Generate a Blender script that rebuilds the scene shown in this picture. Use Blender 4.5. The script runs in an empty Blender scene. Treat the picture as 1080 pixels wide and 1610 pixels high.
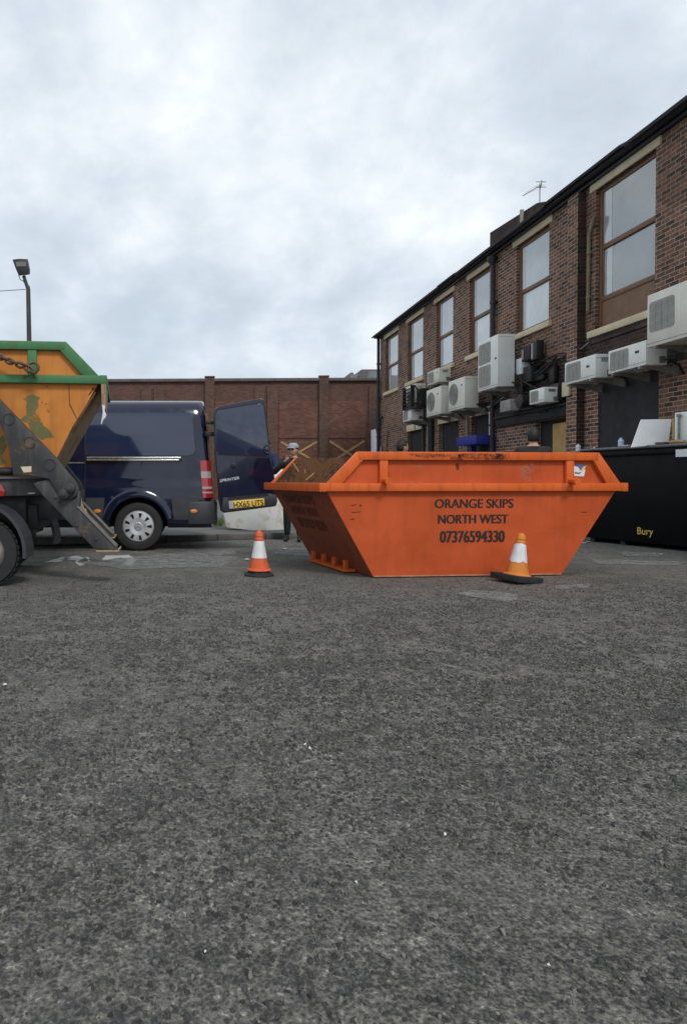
import bpy, bmesh, math, random
from mathutils import Vector, Matrix, Euler
R = math.radians
random.seed(7)
sc = bpy.context.scene
COL = sc.collection

# ------------------------------------------------------------------ camera
# the photograph is an off-centre crop: its optical axis meets the picture left of and above the middle
FPX, CX, CY, CAMH, PITCH = 1050.0, 290.0, 771.0, 1.05, R(0.8)
cam_d = bpy.data.cameras.new('camera')
cam = bpy.data.objects.new('camera', cam_d)
COL.objects.link(cam)
cam.location = (0, 0, CAMH)
cam.rotation_euler = (math.pi / 2 - PITCH, 0, 0)
cam_d.sensor_fit = 'VERTICAL'
cam_d.sensor_height = 36
cam_d.sensor_width = 36
cam_d.lens = 36 * FPX / 1610
cam_d.shift_x = (540 - CX) / 1610
cam_d.shift_y = -(805 - CY) / 1610
cam_d.clip_end = 2000
sc.camera = cam

# ------------------------------------------------------------------ sky
SUN_EL, SUN_AZ = R(48), R(158)      # azimuth clockwise from +Y
w = bpy.data.worlds.new('World')
sc.world = w
w.use_nodes = True
nt = w.node_tree
N, L = nt.nodes, nt.links
N.clear()
out = N.new('ShaderNodeOutputWorld')
bg = N.new('ShaderNodeBackground')
bg.inputs['Strength'].default_value = 0.1
L.new(bg.outputs[0], out.inputs[0])
sky = N.new('ShaderNodeTexSky')
sky.sky_type = 'NISHITA'
sky.sun_disc = False
sky.sun_elevation = SUN_EL
sky.sun_rotation = SUN_AZ
tc = N.new('ShaderNodeTexCoord')
sep = N.new('ShaderNodeSeparateXYZ')
L.new(tc.outputs['Generated'], sep.inputs[0])


def wmath(op, a, b=None, c=None):
    n = N.new('ShaderNodeMath')
    n.operation = op
    for i, v in enumerate((a, b, c)):
        if v is None:
            continue
        if isinstance(v, (int, float)):
            n.inputs[i].default_value = v
        else:
            L.new(v, n.inputs[i])
    return n.outputs[0]


den = wmath('ADD', wmath('MAXIMUM', sep.outputs[2], 0.0), 0.50)
comb = N.new('ShaderNodeCombineXYZ')
L.new(wmath('DIVIDE', sep.outputs[0], den), comb.inputs[0])
L.new(wmath('DIVIDE', sep.outputs[1], den), comb.inputs[1])
comb.inputs[2].default_value = 3.1


def wnoise(scale, detail, rough, dist, off):
    mp = N.new('ShaderNodeMapping')
    mp.inputs['Location'].default_value = off
    L.new(comb.outputs[0], mp.inputs[0])
    n = N.new('ShaderNodeTexNoise')
    n.inputs['Scale'].default_value = scale
    n.inputs['Detail'].default_value = detail
    n.inputs['Roughness'].default_value = rough
    n.inputs['Distortion'].default_value = dist
    L.new(mp.outputs[0], n.inputs['Vector'])
    return n.outputs['Fac']


n1 = wnoise(1.75, 5, 0.50, 0.12, (0.3, 1.7, 0))
n2 = wnoise(5.2, 8, 0.60, 0.15, (4.2, 0.4, 0))
mixn = wmath('ADD', wmath('MULTIPLY', n1, 0.64), wmath('MULTIPLY', n2, 0.36))
rp = N.new('ShaderNodeValToRGB')
cr = rp.color_ramp
cr.elements[0].position = 0.39
cr.elements[0].color = (4.9, 5.5, 6.15, 1)
cr.elements[1].position = 0.62
cr.elements[1].color = (8.9, 9.15, 9.4, 1)
e = cr.elements.new(0.46)
e.color = (5.6, 6.25, 6.9, 1)
e = cr.elements.new(0.55)
e.color = (7.3, 7.75, 8.15, 1)
L.new(mixn, rp.inputs[0])
gap = N.new('ShaderNodeMapRange')
gap.inputs['From Min'].default_value = 0.40
gap.inputs['From Max'].default_value = 0.30
gap.inputs['To Min'].default_value = 0.06
gap.inputs['To Max'].default_value = 0.22
L.new(n1, gap.inputs['Value'])
mx = N.new('ShaderNodeMix')
mx.data_type = 'RGBA'
L.new(gap.outputs[0], mx.inputs['Factor'])
L.new(rp.outputs[0], mx.inputs[6])
L.new(sky.outputs[0], mx.inputs[7])
L.new(mx.outputs[2], bg.inputs['Color'])

sun_d = bpy.data.lights.new('sun', 'SUN')
sun_d.energy = 1.5
sun_d.angle = R(14)
sun_d.color = (1.0, 0.96, 0.9)
sun = bpy.data.objects.new('sun', sun_d)
COL.objects.link(sun)
sd = Vector((math.sin(SUN_AZ) * math.cos(SUN_EL), math.cos(SUN_AZ) * math.cos(SUN_EL), math.sin(SUN_EL)))
sun.rotation_euler = sd.to_track_quat('Z', 'Y').to_euler()
sun.location = (0, 0, 30)
sc.view_settings.view_transform = 'Standard'
sc.view_settings.look = 'None'
sc.view_settings.exposure = 0.36
sc.view_settings.gamma = 1.0
sc.view_settings.use_curve_mapping = False
sc.cycles.max_bounces = 6

# ------------------------------------------------------------------ measuring helpers
_fw = Vector((0, math.cos(PITCH), -math.sin(PITCH)))
_up = Vector((0, math.sin(PITCH), math.cos(PITCH)))


def ray(px, py):
    return _fw + Vector(((px - CX) / FPX, 0, 0)) + _up * ((CY - py) / FPX)


def gnd(px, py, z=0.0):
    d = ray(px, py)
    t = (z - CAMH) / d.z
    return Vector((d.x * t, d.y * t, z))


def aty(px, py, Y):
    d = ray(px, py)
    t = Y / d.y
    return Vector((d.x * t, Y, CAMH + d.z * t))


# the back wall of the brick building: local x runs towards the camera, y into the wall
BX = Vector((0, -1, 0))
BY = Vector((1, 0, 0))
BO = Vector((8.64, 8.64 / ((597 - CX) / FPX), 0))
BSX = .9728                     # along-wall measure of the facade drawing
BROT = math.atan2(BX.y, BX.x)


def bw(x, off, z=0.0):          # building local -> world, off = distance out of the wall
    return BO + BX * x * BSX - BY * off + Vector((0, 0, z))


def wp(px, py, off=0.0):        # pixel -> building local (x, z) on the plane off metres out
    d = ray(px, py)
    o = Vector((0, 0, CAMH))
    t = ((BO - o).dot(BY) - off) / d.dot(BY)
    p = o + d * t
    return (p - BO).dot(BX) / BSX, p.z


# ------------------------------------------------------------------ objects helpers
XF = {}


def tag(o, label=None, cat=None, group=None, kind=None):
    if label:
        o['label'] = label
    if cat:
        o['category'] = cat
    if group:
        o['group'] = group
    if kind:
        o['kind'] = kind
    return o


def thing(name, label, cat, loc=(0, 0, 0), rotz=0.0, group=None, tilt=(0, 0)):
    o = bpy.data.objects.new(name, None)
    o.empty_display_size = .2
    COL.objects.link(o)
    o.location = loc
    o.rotation_euler = (tilt[0], tilt[1], rotz)
    XF[o.name] = Matrix.Translation(Vector(loc)) @ Euler((tilt[0], tilt[1], rotz)).to_matrix().to_4x4()
    return tag(o, label, cat, group)


class MB:
    def __init__(s):
        s.v, s.f, s.m = [], [], []

    def add(s, vs, fs, m=0):
        b = len(s.v)
        s.v += [Vector(p) for p in vs]
        s.f += [tuple(i + b for i in f) for f in fs]
        s.m += [m] * len(fs)
        return s

    def box(s, x0, x1, y0, y1, z0, z1, m=0):
        vs = [(x, y, z) for z in (z0, z1) for y in (y0, y1) for x in (x0, x1)]
        return s.add(vs, [(0, 2, 3, 1), (4, 5, 7, 6), (0, 1, 5, 4), (2, 6, 7, 3), (0, 4, 6, 2), (1, 3, 7, 5)], m)

    def obox(s, c, ax, ay, az, m=0):     # centre and three half vectors
        c, ax, ay, az = Vector(c), Vector(ax), Vector(ay), Vector(az)
        vs = [c + ax * i + ay * j + az * k for k in (-1, 1) for j in (-1, 1) for i in (-1, 1)]
        return s.add(vs, [(0, 2, 3, 1), (4, 5, 7, 6), (0, 1, 5, 4), (2, 6, 7, 3), (0, 4, 6, 2), (1, 3, 7, 5)], m)

    def prism(s, poly, vec, m=0):
        n = len(poly)
        p = [Vector(q) for q in poly]
        q = [a + Vector(vec) for a in p]
        fs = [tuple(range(n))[::-1], tuple(range(n, 2 * n))]
        fs += [(i, (i + 1) % n, n + (i + 1) % n, n + i) for i in range(n)]
        return s.add(p + q, fs, m)

    def quad(s, a, b, c, d, m=0):
        return s.add([a, b, c, d], [(0, 1, 2, 3)], m)

    def tube(s, pts, r, n=8, closed=False, m=0, caps=True):
        pts = [Vector(p) for p in pts]
        k = len(pts)
        rs = r if isinstance(r, (list, tuple)) else [r] * k
        ref = None
        rings = []
        for i, p in enumerate(pts):
            if closed:
                t = pts[(i + 1) % k] - pts[i - 1]
            else:
                t = pts[min(i + 1, k - 1)] - pts[max(i - 1, 0)]
            t.normalize()
            if ref is None:
                ref = Vector((0, 0, 1)) if abs(t.z) < .9 else Vector((1, 0, 0))
            u = (ref - t * ref.dot(t))
            if u.length < 1e-5:
                u = t.orthogonal()
            u.normalize()
            ref = u
            v_ = t.cross(u)
            rings.append([p + (u * math.cos(2 * math.pi * j / n) + v_ * math.sin(2 * math.pi * j / n)) * rs[i] for j in range(n)])
        vs = [q for rg in rings for q in rg]
        fs = []
        for i in range(k if closed else k - 1):
            a, b = i * n, ((i + 1) % k) * n
            fs += [(a + j, a + (j + 1) % n, b + (j + 1) % n, b + j) for j in range(n)]
        if caps and not closed:
            fs += [tuple(range(n))[::-1], tuple(range((k - 1) * n, k * n))]
        return s.add(vs, fs, m)

    def lathe(s, prof, c=(0, 0, 0), axis='z', n=24, m=0, caps=True):
        vs, fs = [], []
        c = Vector(c)
        for r, h in prof:
            for j in range(n):
                a = 2 * math.pi * j / n
                p = (r * math.cos(a), r * math.sin(a), h)
                if axis == 'y':
                    p = (p[0], -p[2], p[1])
                elif axis == 'x':
                    p = (p[2], p[0], p[1])
                vs.append(c + Vector(p))
        k = len(prof)
        for i in range(k - 1):
            fs += [(i * n + j, i * n + (j + 1) % n, (i + 1) * n + (j + 1) % n, (i + 1) * n + j) for j in range(n)]
        if caps:
            fs += [tuple(range(n))[::-1], tuple(range((k - 1) * n, k * n))]
        return s.add(vs, fs, m)

    def build(s, name, mats, parent=None, world=False, bevel=0.0, smooth=True, uv=False, angle=35, seg=2):
        if not isinstance(mats, (list, tuple)):
            mats = [mats]
        vs = s.v
        if world and parent is not None:
            M = XF[parent.name].inverted()
            vs = [M @ p for p in vs]
        me = bpy.data.meshes.new(name)
        me.from_pydata([tuple(p) for p in vs], [], s.f)
        for mt in mats:
            me.materials.append(mt)
        me.polygons.foreach_set('material_index', s.m)
        bm = bmesh.new()
        bm.from_mesh(me)
        bmesh.ops.remove_doubles(bm, verts=bm.verts, dist=1e-5)
        bmesh.ops.recalc_face_normals(bm, faces=bm.faces)
        if bevel > 0:
            es = [ed for ed in bm.edges if len(ed.link_faces) == 2 and ed.calc_face_angle(0) > R(30)]
            bmesh.ops.bevel(bm, geom=es, offset=bevel, segments=seg, profile=.5, affect='EDGES', clamp_overlap=True)
        if uv:
            lay = bm.loops.layers.uv.new('UVMap')
            for f in bm.faces:
                n = f.normal
                ax = max(range(3), key=lambda i: abs(n[i]))
                for lp in f.loops:
                    p = lp.vert.co
                    lp[lay].uv = (p.y, p.z) if ax == 0 else ((p.x, p.z) if ax == 1 else (p.x, p.y))
        bm.to_mesh(me)
        bm.free()
        o = bpy.data.objects.new(name, me)
        COL.objects.link(o)
        if parent is not None:
            o.parent = parent
        if smooth:
            me.shade_smooth()
            me.set_sharp_from_angle(angle=R(angle))
        return o


def mesh_from(o):
    dg = bpy.context.evaluated_depsgraph_get()
    dg.update()
    return bpy.data.meshes.new_from_object(o.evaluated_get(dg))


def lettering(name, txt, M, width, height, mat, parent, bold=0.0, world=True, depth=0.0015, spacing=1.0, shear=0.0, fat=0.0):
    """flat letters; M maps letter space (x right, y up, centred) to world or local space"""
    cu = bpy.data.curves.new('txt', 'FONT')
    cu.body = txt
    cu.offset = bold
    cu.space_character = spacing
    cu.shear = shear
    tmp = bpy.data.objects.new('txt', cu)
    COL.objects.link(tmp)
    me = mesh_from(tmp)
    bpy.data.objects.remove(tmp)
    bpy.data.curves.remove(cu)
    xs = [v.co.x for v in me.vertices]
    ys = [v.co.y for v in me.vertices]
    cx, cy = (min(xs) + max(xs)) / 2, (min(ys) + max(ys)) / 2
    d_ = fat * height
    sx, sy = (width - 2 * d_) / (max(xs) - min(xs)), height / (max(ys) - min(ys))
    P = XF[parent.name].inverted() if (world and parent is not None) else Matrix.Identity(4)
    q = MB()
    fs_ = [tuple(p.vertices) for p in me.polygons]
    for k_, dx_ in enumerate((-d_, 0, d_) if fat else (0,)):    # brush-fat strokes
        q.add([P @ (M @ Vector(((v.co.x - cx) * sx + dx_, (v.co.y - cy) * sy, depth + .0004 * k_))) for v in me.vertices], fs_)
    bpy.data.meshes.remove(me)
    me = bpy.data.meshes.new(name)
    me.from_pydata([tuple(v) for v in q.v], [], q.f)
    me.name = name
    me.materials.clear()
    me.materials.append(mat)
    o = bpy.data.objects.new(name, me)
    COL.objects.link(o)
    o.parent = parent
    return o


def frame(origin, ex, ey):
    ex = Vector(ex).normalized()
    ey = Vector(ey)
    ey = (ey - ex * ey.dot(ex)).normalized()
    ez = ex.cross(ey)
    M = Matrix.Identity(4)
    for i in range(3):
        M[i][0], M[i][1], M[i][2], M[i][3] = ex[i], ey[i], ez[i], origin[i]
    return M


# ------------------------------------------------------------------ materials
class MT:
    def __init__(s, name):
        s.m = bpy.data.materials.new(name)
        s.m.use_nodes = True
        s.n = s.m.node_tree.nodes
        s.l = s.m.node_tree.links
        s.b = s.n['Principled BSDF']
        s.tc = s.n.new('ShaderNodeTexCoord')

    def sock(s, v, i):
        if isinstance(v, (int, float, tuple)):
            i.default_value = v
        else:
            s.l.new(v, i)

    def math(s, op, a, b=0.0, clamp=False):
        n = s.n.new('ShaderNodeMath')
        n.operation = op
        n.use_clamp = clamp
        s.sock(a, n.inputs[0])
        s.sock(b, n.inputs[1])
        return n.outputs[0]

    def noise(s, scale, detail=4, rough=.55, dist=0.0, vec=None, stretch=None):
        v = vec or s.tc.outputs['Object']
        if stretch:
            mp = s.n.new('ShaderNodeMapping')
            mp.inputs['Scale'].default_value = stretch
            s.l.new(v, mp.inputs[0])
            v = mp.outputs[0]
        n = s.n.new('ShaderNodeTexNoise')
        n.inputs['Scale'].default_value = scale
        n.inputs['Detail'].default_value = detail
        n.inputs['Roughness'].default_value = rough
        n.inputs['Distortion'].default_value = dist
        s.l.new(v, n.inputs['Vector'])
        return n.outputs['Fac']

    def ramp(s, fac, a, b, lo=0.0, hi=1.0):
        n = s.n.new('ShaderNodeMapRange')
        s.sock(fac, n.inputs['Value'])
        n.inputs['From Min'].default_value = a
        n.inputs['From Max'].default_value = b
        n.inputs['To Min'].default_value = lo
        n.inputs['To Max'].default_value = hi
        return n.outputs[0]

    def mix(s, fac, a, b, mode='MIX'):
        n = s.n.new('ShaderNodeMix')
        n.data_type = 'RGBA'
        n.blend_type = mode
        s.sock(fac, n.inputs['Factor'])
        for v, i in ((a, 6), (b, 7)):
            if isinstance(v, tuple) and len(v) == 3:
                v = v + (1,)
            s.sock(v, n.inputs[i])
        return n.outputs[2]

    def scale(s, col, fac):
        n = s.n.new('ShaderNodeVectorMath')
        n.operation = 'SCALE'
        s.l.new(col, n.inputs[0])
        s.sock(fac, n.inputs['Scale'])
        return n.outputs[0]

    def bump(s, h, strength=.3, dist=.01):
        n = s.n.new('ShaderNodeBump')
        n.inputs['Strength'].default_value = strength
        n.inputs['Distance'].default_value = dist
        s.l.new(h, n.inputs['Height'])
        s.l.new(n.outputs[0], s.b.inputs['Normal'])

    def set(s, base=None, rough=None, metal=None, coat=None, spec=None, emit=None, alpha=None):
        for v, k in ((base, 'Base Color'), (rough, 'Roughness'), (metal, 'Metallic'), (coat, 'Coat Weight'), (spec, 'Specular IOR Level'), (alpha, 'Alpha')):
            if v is None:
                continue
            if isinstance(v, tuple) and len(v) == 3:
                v = v + (1,)
            s.sock(v, s.b.inputs[k])
        return s.m


def plain(name, col, rough=.6, metal=0.0, var=.25, scale=6.0, bump=0.0, coat=None, spec=None):
    t = MT(name)
    nz = t.noise(scale, 5, .6)
    c = t.mix(1.0, col, t.ramp(nz, .25, .75, 1 - var, 1 + var), 'MULTIPLY')
    rn = t.ramp(t.noise(scale * 2.3, 4), .3, .7, max(rough - .08, .02), min(rough + .1, 1))
    t.set(base=c, rough=rn, metal=metal, coat=coat, spec=spec)
    if bump:
        t.bump(t.noise(scale * 8, 4), bump, .004)
    return t.m


def painted(name, col, rust=(.16, .06, .025), amount=.12, rough=.4, grime=.3, scale=2.2, streak=True, dust=(.09, .05, .03), spec=.5, bow=.0):
    """weathered paint on steel: chips and rust blooms, dirt, faint vertical runs"""
    t = MT(name)
    big = t.noise(scale, 5, .6)
    fine = t.noise(scale * 9, 6, .7)
    f = t.math('ADD', t.math('MULTIPLY', big, .5), t.math('MULTIPLY', fine, .5))
    th = .66 - amount * .5
    chip = t.ramp(f, th, th + .035)
    st = t.noise(5.0, 4, .6, stretch=(3.0, 3.0, .35)) if streak else big
    fade = t.mix(t.ramp(big, .3, .7), tuple(c * .86 for c in col), tuple(min(c * 1.1 + .008, 1) for c in col))
    base = t.mix(t.math('MULTIPLY', t.ramp(st, .50, .70), grime), fade, dust)
    base = t.mix(chip, base, rust)
    scr = t.noise(14.0, 2, .5, 1.5, stretch=(.25, .25, 2.4))
    base = t.mix(t.math('MULTIPLY', t.ramp(scr, .70, .74), .35), base, (.25, .2, .17))
    t.set(base=base, rough=t.ramp(f, .4, .7, rough, min(rough + .4, 1)), spec=spec)
    hgt_ = t.math('MULTIPLY', f, .15)
    if bow:
        hgt_ = t.math('ADD', hgt_, t.math('MULTIPLY', t.noise(1.7, 2, .5), bow))
    t.bump(hgt_, 1.0, .006)
    return t.m


def brick(name, c1, c2, mortar, bwid=.235, bh=.085, soot=.5, seed=0.0, contrast=1.0):
    t = MT(name)
    uv = t.tc.outputs['UV']
    n = t.n.new('ShaderNodeTexBrick')
    n.offset = .5
    n.inputs['Scale'].default_value = 1.0
    n.inputs['Brick Width'].default_value = bwid
    n.inputs['Row Height'].default_value = bh
    n.inputs['Mortar Size'].default_value = .0092
    n.inputs['Mortar Smooth'].default_value = .3
    n.inputs['Bias'].default_value = 0.0
    n.inputs['Color1'].default_value = (0, 0, 0, 1)
    n.inputs['Color2'].default_value = (1, 1, 1, 1)
    n.inputs['Mortar'].default_value = (.5, .5, .5, 1)
    wob = t.n.new('ShaderNodeVectorMath')
    wob.operation = 'ADD'
    nz = t.n.new('ShaderNodeTexNoise')
    nz.inputs['Scale'].default_value = 6.0
    t.l.new(uv, nz.inputs['Vector'])
    sc_ = t.n.new('ShaderNodeVectorMath')
    sc_.operation = 'SCALE'
    sc_.inputs['Scale'].default_value = .014
    t.l.new(nz.outputs['Color'], sc_.inputs[0])
    t.l.new(uv, wob.inputs[0])
    t.l.new(sc_.outputs[0], wob.inputs[1])
    t.l.new(wob.outputs[0], n.inputs['Vector'])
    sepc = t.n.new('ShaderNodeSeparateColor')
    t.l.new(n.outputs['Color'], sepc.inputs[0])
    rnd = sepc.outputs[0]
    big = t.noise(.55, 5, .6, .4)
    mid = t.noise(3.0, 4, .6)
    fine = t.noise(38, 3, .6)
    sel = t.math('ADD', t.math('MULTIPLY', rnd, .75), t.math('MULTIPLY', mid, .45))
    col = t.mix(t.ramp(sel, .25, .95), c1, c2)
    col = t.mix(1.0, col, t.ramp(fine, .25, .75, .75, 1.25), 'MULTIPLY')
    mort = t.mix(t.ramp(big, .35, .65), tuple(c * .6 for c in mortar), mortar)
    col = t.mix(n.outputs['Fac'], col, mort)
    so = t.math('MULTIPLY', t.ramp(t.noise(.9, 6, .65, .8, stretch=(1.0, 1.0, .55)), .42, .66), soot)
    col = t.mix(so, col, (.018, .015, .014))
    t.set(base=col, rough=.88, spec=.3)
    h = t.math('ADD', t.math('MULTIPLY', t.math('SUBTRACT', 1.0, n.outputs['Fac']), 1.0), t.math('MULTIPLY', fine, .35))
    t.bump(h, .7, .008)
    return t.m


M = {}
M['orange'] = painted('orange_paint', (.50, .078, .015), rust=(.22, .05, .02), amount=.015, rough=.48, grime=.22, scale=1.6, dust=(.22, .055, .02), spec=.28, bow=6.0)
M['orange_end'] = painted('shaded_grimy_orange_paint', (.25, .052, .018), rust=(.10, .045, .025), amount=.10, rough=.6, grime=.6, scale=1.2)  # end face's shade put into the dark base, with real grime over it
M['orange_rim'] = painted('orange_rim_paint', (.64, .115, .016), rust=(.06, .03, .02), amount=.10, rough=.45, grime=.35, scale=1.3, dust=(.2, .05, .02), spec=.3)
M['amber'] = painted('amber_paint', (.55, .20, .035), rust=(.12, .06, .03), amount=.12, rough=.5, grime=.4, scale=1.9, dust=(.24, .10, .03), spec=.3, bow=6.0)
M['green'] = painted('green_paint', (.042, .165, .058), rust=(.10, .06, .035), amount=.1, rough=.5, grime=.3, scale=2.0)
M['oldgreen_'] = painted('worn_green_paint', (.13, .21, .085), rust=(.16, .12, .08), amount=.3, rough=.7, grime=.5, scale=7)
M['rust'] = painted('rusty_steel', (.13, .055, .02), rust=(.06, .028, .014), amount=.35, rough=.85, grime=.4, scale=3)
M['endsteel'] = painted('muddy_steel', (.36, .26, .15), rust=(.16, .09, .05), amount=.25, rough=.8, grime=.5, scale=3)
M['truckgrey'] = painted('worn_black_steel', (.034, .034, .037), rust=(.12, .08, .055), amount=.17, rough=.55, grime=.4, scale=3, dust=(.13, .12, .105))
M['steel'] = plain('bare_steel', (.27, .245, .22), .45, .7, .3, 9)
M['chain'] = plain('old_chain_steel', (.12, .08, .055), .6, .5, .4, 25)
M['black'] = plain('black_plastic', (.012, .012, .013), .5)
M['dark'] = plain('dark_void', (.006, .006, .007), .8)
M['rubber'] = plain('rubber', (.018, .018, .019), .78, var=.4, scale=14, bump=.2)
M['tyre'] = plain('tyre_rubber', (.016, .016, .017), .75, var=.35, scale=18, bump=.2)
M['vanblue'] = plain('navy_van_paint', (.0065, .0105, .031), .13, 0.0, .12, 3, coat=.5, spec=.4)
M['vanglass'] = plain('dark_tinted_glass', (.015, .024, .062), .06, 0.0, .1, 2, coat=.75, spec=.5)
M['trim'] = plain('grey_plastic_trim', (.035, .038, .045), .5, var=.2)
M['chrome'] = plain('bright_trim', (.75, .74, .70), .22, .9, .1)
M['alloy'] = plain('silver_hubcap', (.62, .63, .65), .3, .6, .12, 8)
M['redlens'] = plain('red_lens', (.30, .010, .012), .15, coat=1.0, var=.1)
M['clearlens'] = plain('clear_lens', (.36, .28, .28), .15, coat=1.0, var=.1)
M['amberlens'] = plain('amber_lens', (.75, .22, .02), .2, coat=1.0, var=.1)
M['plate'] = plain('yellow_plate', (.78, .53, .09), .35, var=.06)
M['plateblue'] = plain('blue_band', (.35, .38, .5), .4, var=.1)
M['ink'] = plain('black_letters', (.018, .012, .010), .6, var=.4, scale=30)
M['inkold'] = plain('faded_letters', (.10, .026, .012), .7, var=.4, scale=24)
M['gold'] = plain('gold_letters', (.62, .44, .08), .5, var=.2, scale=30)
M['binblack'] = plain('black_container_paint', (.0045, .0045, .006), .42, 0.0, .3, 2.2, bump=.04, spec=.10)
M['binsheen'] = plain('sheen_black_paint', (.012, .016, .024), .22, 0.0, .3, 6)  # bluish reflected sheen mixed into the black as colour
M['rimgrey'] = plain('scuffed_rim', (.12, .12, .135), .4, .4, .35, 6)
M['white'] = plain('white_sheet', (.86, .87, .86), .5, var=.06, scale=4)
M['label'] = plain('white_label', (.70, .72, .76), .5, var=.08)
M['paper'] = plain('white_rubbish', (.62, .62, .62), .7, var=.15, scale=12)
M['acwhite'] = plain('ac_white', (.74, .755, .73), .45, var=.08, scale=3)
M['accream'] = plain('ac_cream', (.68, .665, .59), .5, var=.1, scale=3)
M['acgrey'] = plain('ac_grey_grille', (.30, .30, .28), .6, var=.15, scale=10)
M['acdark'] = plain('ac_fin', (.14, .14, .14), .6, var=.25, scale=14)
M['badge'] = plain('blue_badge', (.08, .13, .30), .5)
M['galv'] = plain('galvanised_bracket', (.26, .25, .22), .55, .3, .3, 9)
M['cable'] = plain('black_cable', (.012, .012, .013), .6)
M['stone'] = plain('cream_stone', (.60, .52, .36), .8, var=.16, scale=3.5, bump=.2)
M['wood'] = plain('brown_frame', (.15, .075, .033), .5, var=.2, scale=5)
M['woodpanel'] = plain('brown_panel', (.17, .088, .042), .55, var=.18, scale=3)
M['pane'] = plain('sky_toned_glass', (.37, .42, .45), .05, 0, .30, .7, spec=.9, coat=1.0)  # pale mottled base paints the sky's reflection into opaque glass
M['panelow'] = plain('sky_toned_glass_bright', (.47, .53, .565), .05, 0, .28, .6, spec=.9, coat=1.0)  # lower sashes: brighter painted sky reflection
M['reveal'] = plain('pale_reveal', (.58, .62, .65), .3, 0, .1, 2, coat=.6)
M['paneold'] = plain('window_glass_inside', (.21, .25, .27), .06, 0, .25, .9, spec=.9, coat=1.0)  # dim inside tone, cloud reflections mottled into the colour
M['gutter'] = plain('dark_gutter', (.016, .017, .026), .5, var=.3)
M['pipe'] = plain('dark_pipe', (.022, .023, .028), .55, var=.4, scale=6)
M['conduit'] = plain('dull_green_conduit', (.19, .17, .09), .6, var=.3)
M['board'] = plain('black_board', (.012, .012, .015), .7, var=.25, scale=2)
M['ply'] = plain('plywood', (.42, .27, .10), .7, var=.25, scale=5)
M['awning'] = plain('blue_fabric', (.012, .022, .24), .6, var=.15, scale=4)
M['slate'] = plain('slate_roof', (.045, .045, .052), .7, var=.3, scale=5)
M['brick'] = brick('old_brick', (.068, .043, .036), (.265, .126, .080), (.50, .42, .345), soot=.36)
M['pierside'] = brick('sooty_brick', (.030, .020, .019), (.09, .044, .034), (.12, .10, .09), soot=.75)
M['farbrick'] = brick('far_brick', (.115, .050, .039), (.20, .084, .058), (.17, .12, .10), soot=.16)
M['fardark'] = brick('far_brick_dark', (.095, .050, .044), (.15, .070, .056), (.14, .105, .09), soot=.22)
M['farpier'] = brick('far_pier_brick', (.095, .055, .044), (.15, .080, .060), (.13, .105, .085), soot=.25)
M['yellowbrick'] = plain('yellow_brick', (.40, .25, .11), .85, var=.25, scale=9)
M['coping'] = plain('coping', (.115, .10, .095), .85, var=.3, scale=4)
M['skin'] = plain('skin', (.46, .26, .18), .55, var=.08, scale=12)
M['hair'] = plain('black_hair', (.010, .008, .008), .6, var=.4, scale=60, bump=.6)
M['jacket'] = plain('black_cloth', (.014, .013, .015), .85, var=.3, scale=14, bump=.3)
M['bluecloth'] = plain('blue_cloth', (.018, .028, .085), .85, var=.3, scale=14, bump=.3)
M['trouser'] = plain('dark_trousers', (.012, .013, .018), .85, var=.3, scale=14, bump=.3)
M['capcloth'] = plain('pale_grey_cloth', (.33, .355, .39), .85, var=.25, scale=40)
M['shades'] = plain('dark_lens', (.01, .01, .012), .2)
M['bottle'] = plain('pale_blue_plastic', (.50, .60, .80), .2, var=.1)
M['bottlepink'] = plain('cloudy_plastic', (.62, .60, .68), .25, var=.1)
M['bottletop'] = plain('blue_bottle_top', (.08, .16, .5), .4)
M['coneorange'] = painted('cone_orange', (.62, .10, .025), rust=(.2, .06, .03), amount=.06, rough=.6, grime=.25, scale=9)
M['coneamber'] = painted('cone_amber', (.60, .195, .025), rust=(.2, .08, .04), amount=.10, rough=.65, grime=.3, scale=9)
M['conewhite'] = painted('cone_sleeve', (.66, .66, .68), rust=(.35, .32, .3), amount=.06, rough=.5, grime=.25, scale=9)
M['conedirt'] = plain('brown_scuff', (.15, .085, .065), .8, var=.4, scale=30)
M['grass'] = plain('weed_green', (.10, .16, .03), .8, var=.4, scale=20)
M['yellow'] = plain('yellow_paint', (.60, .36, .03), .5, var=.2)


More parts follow.
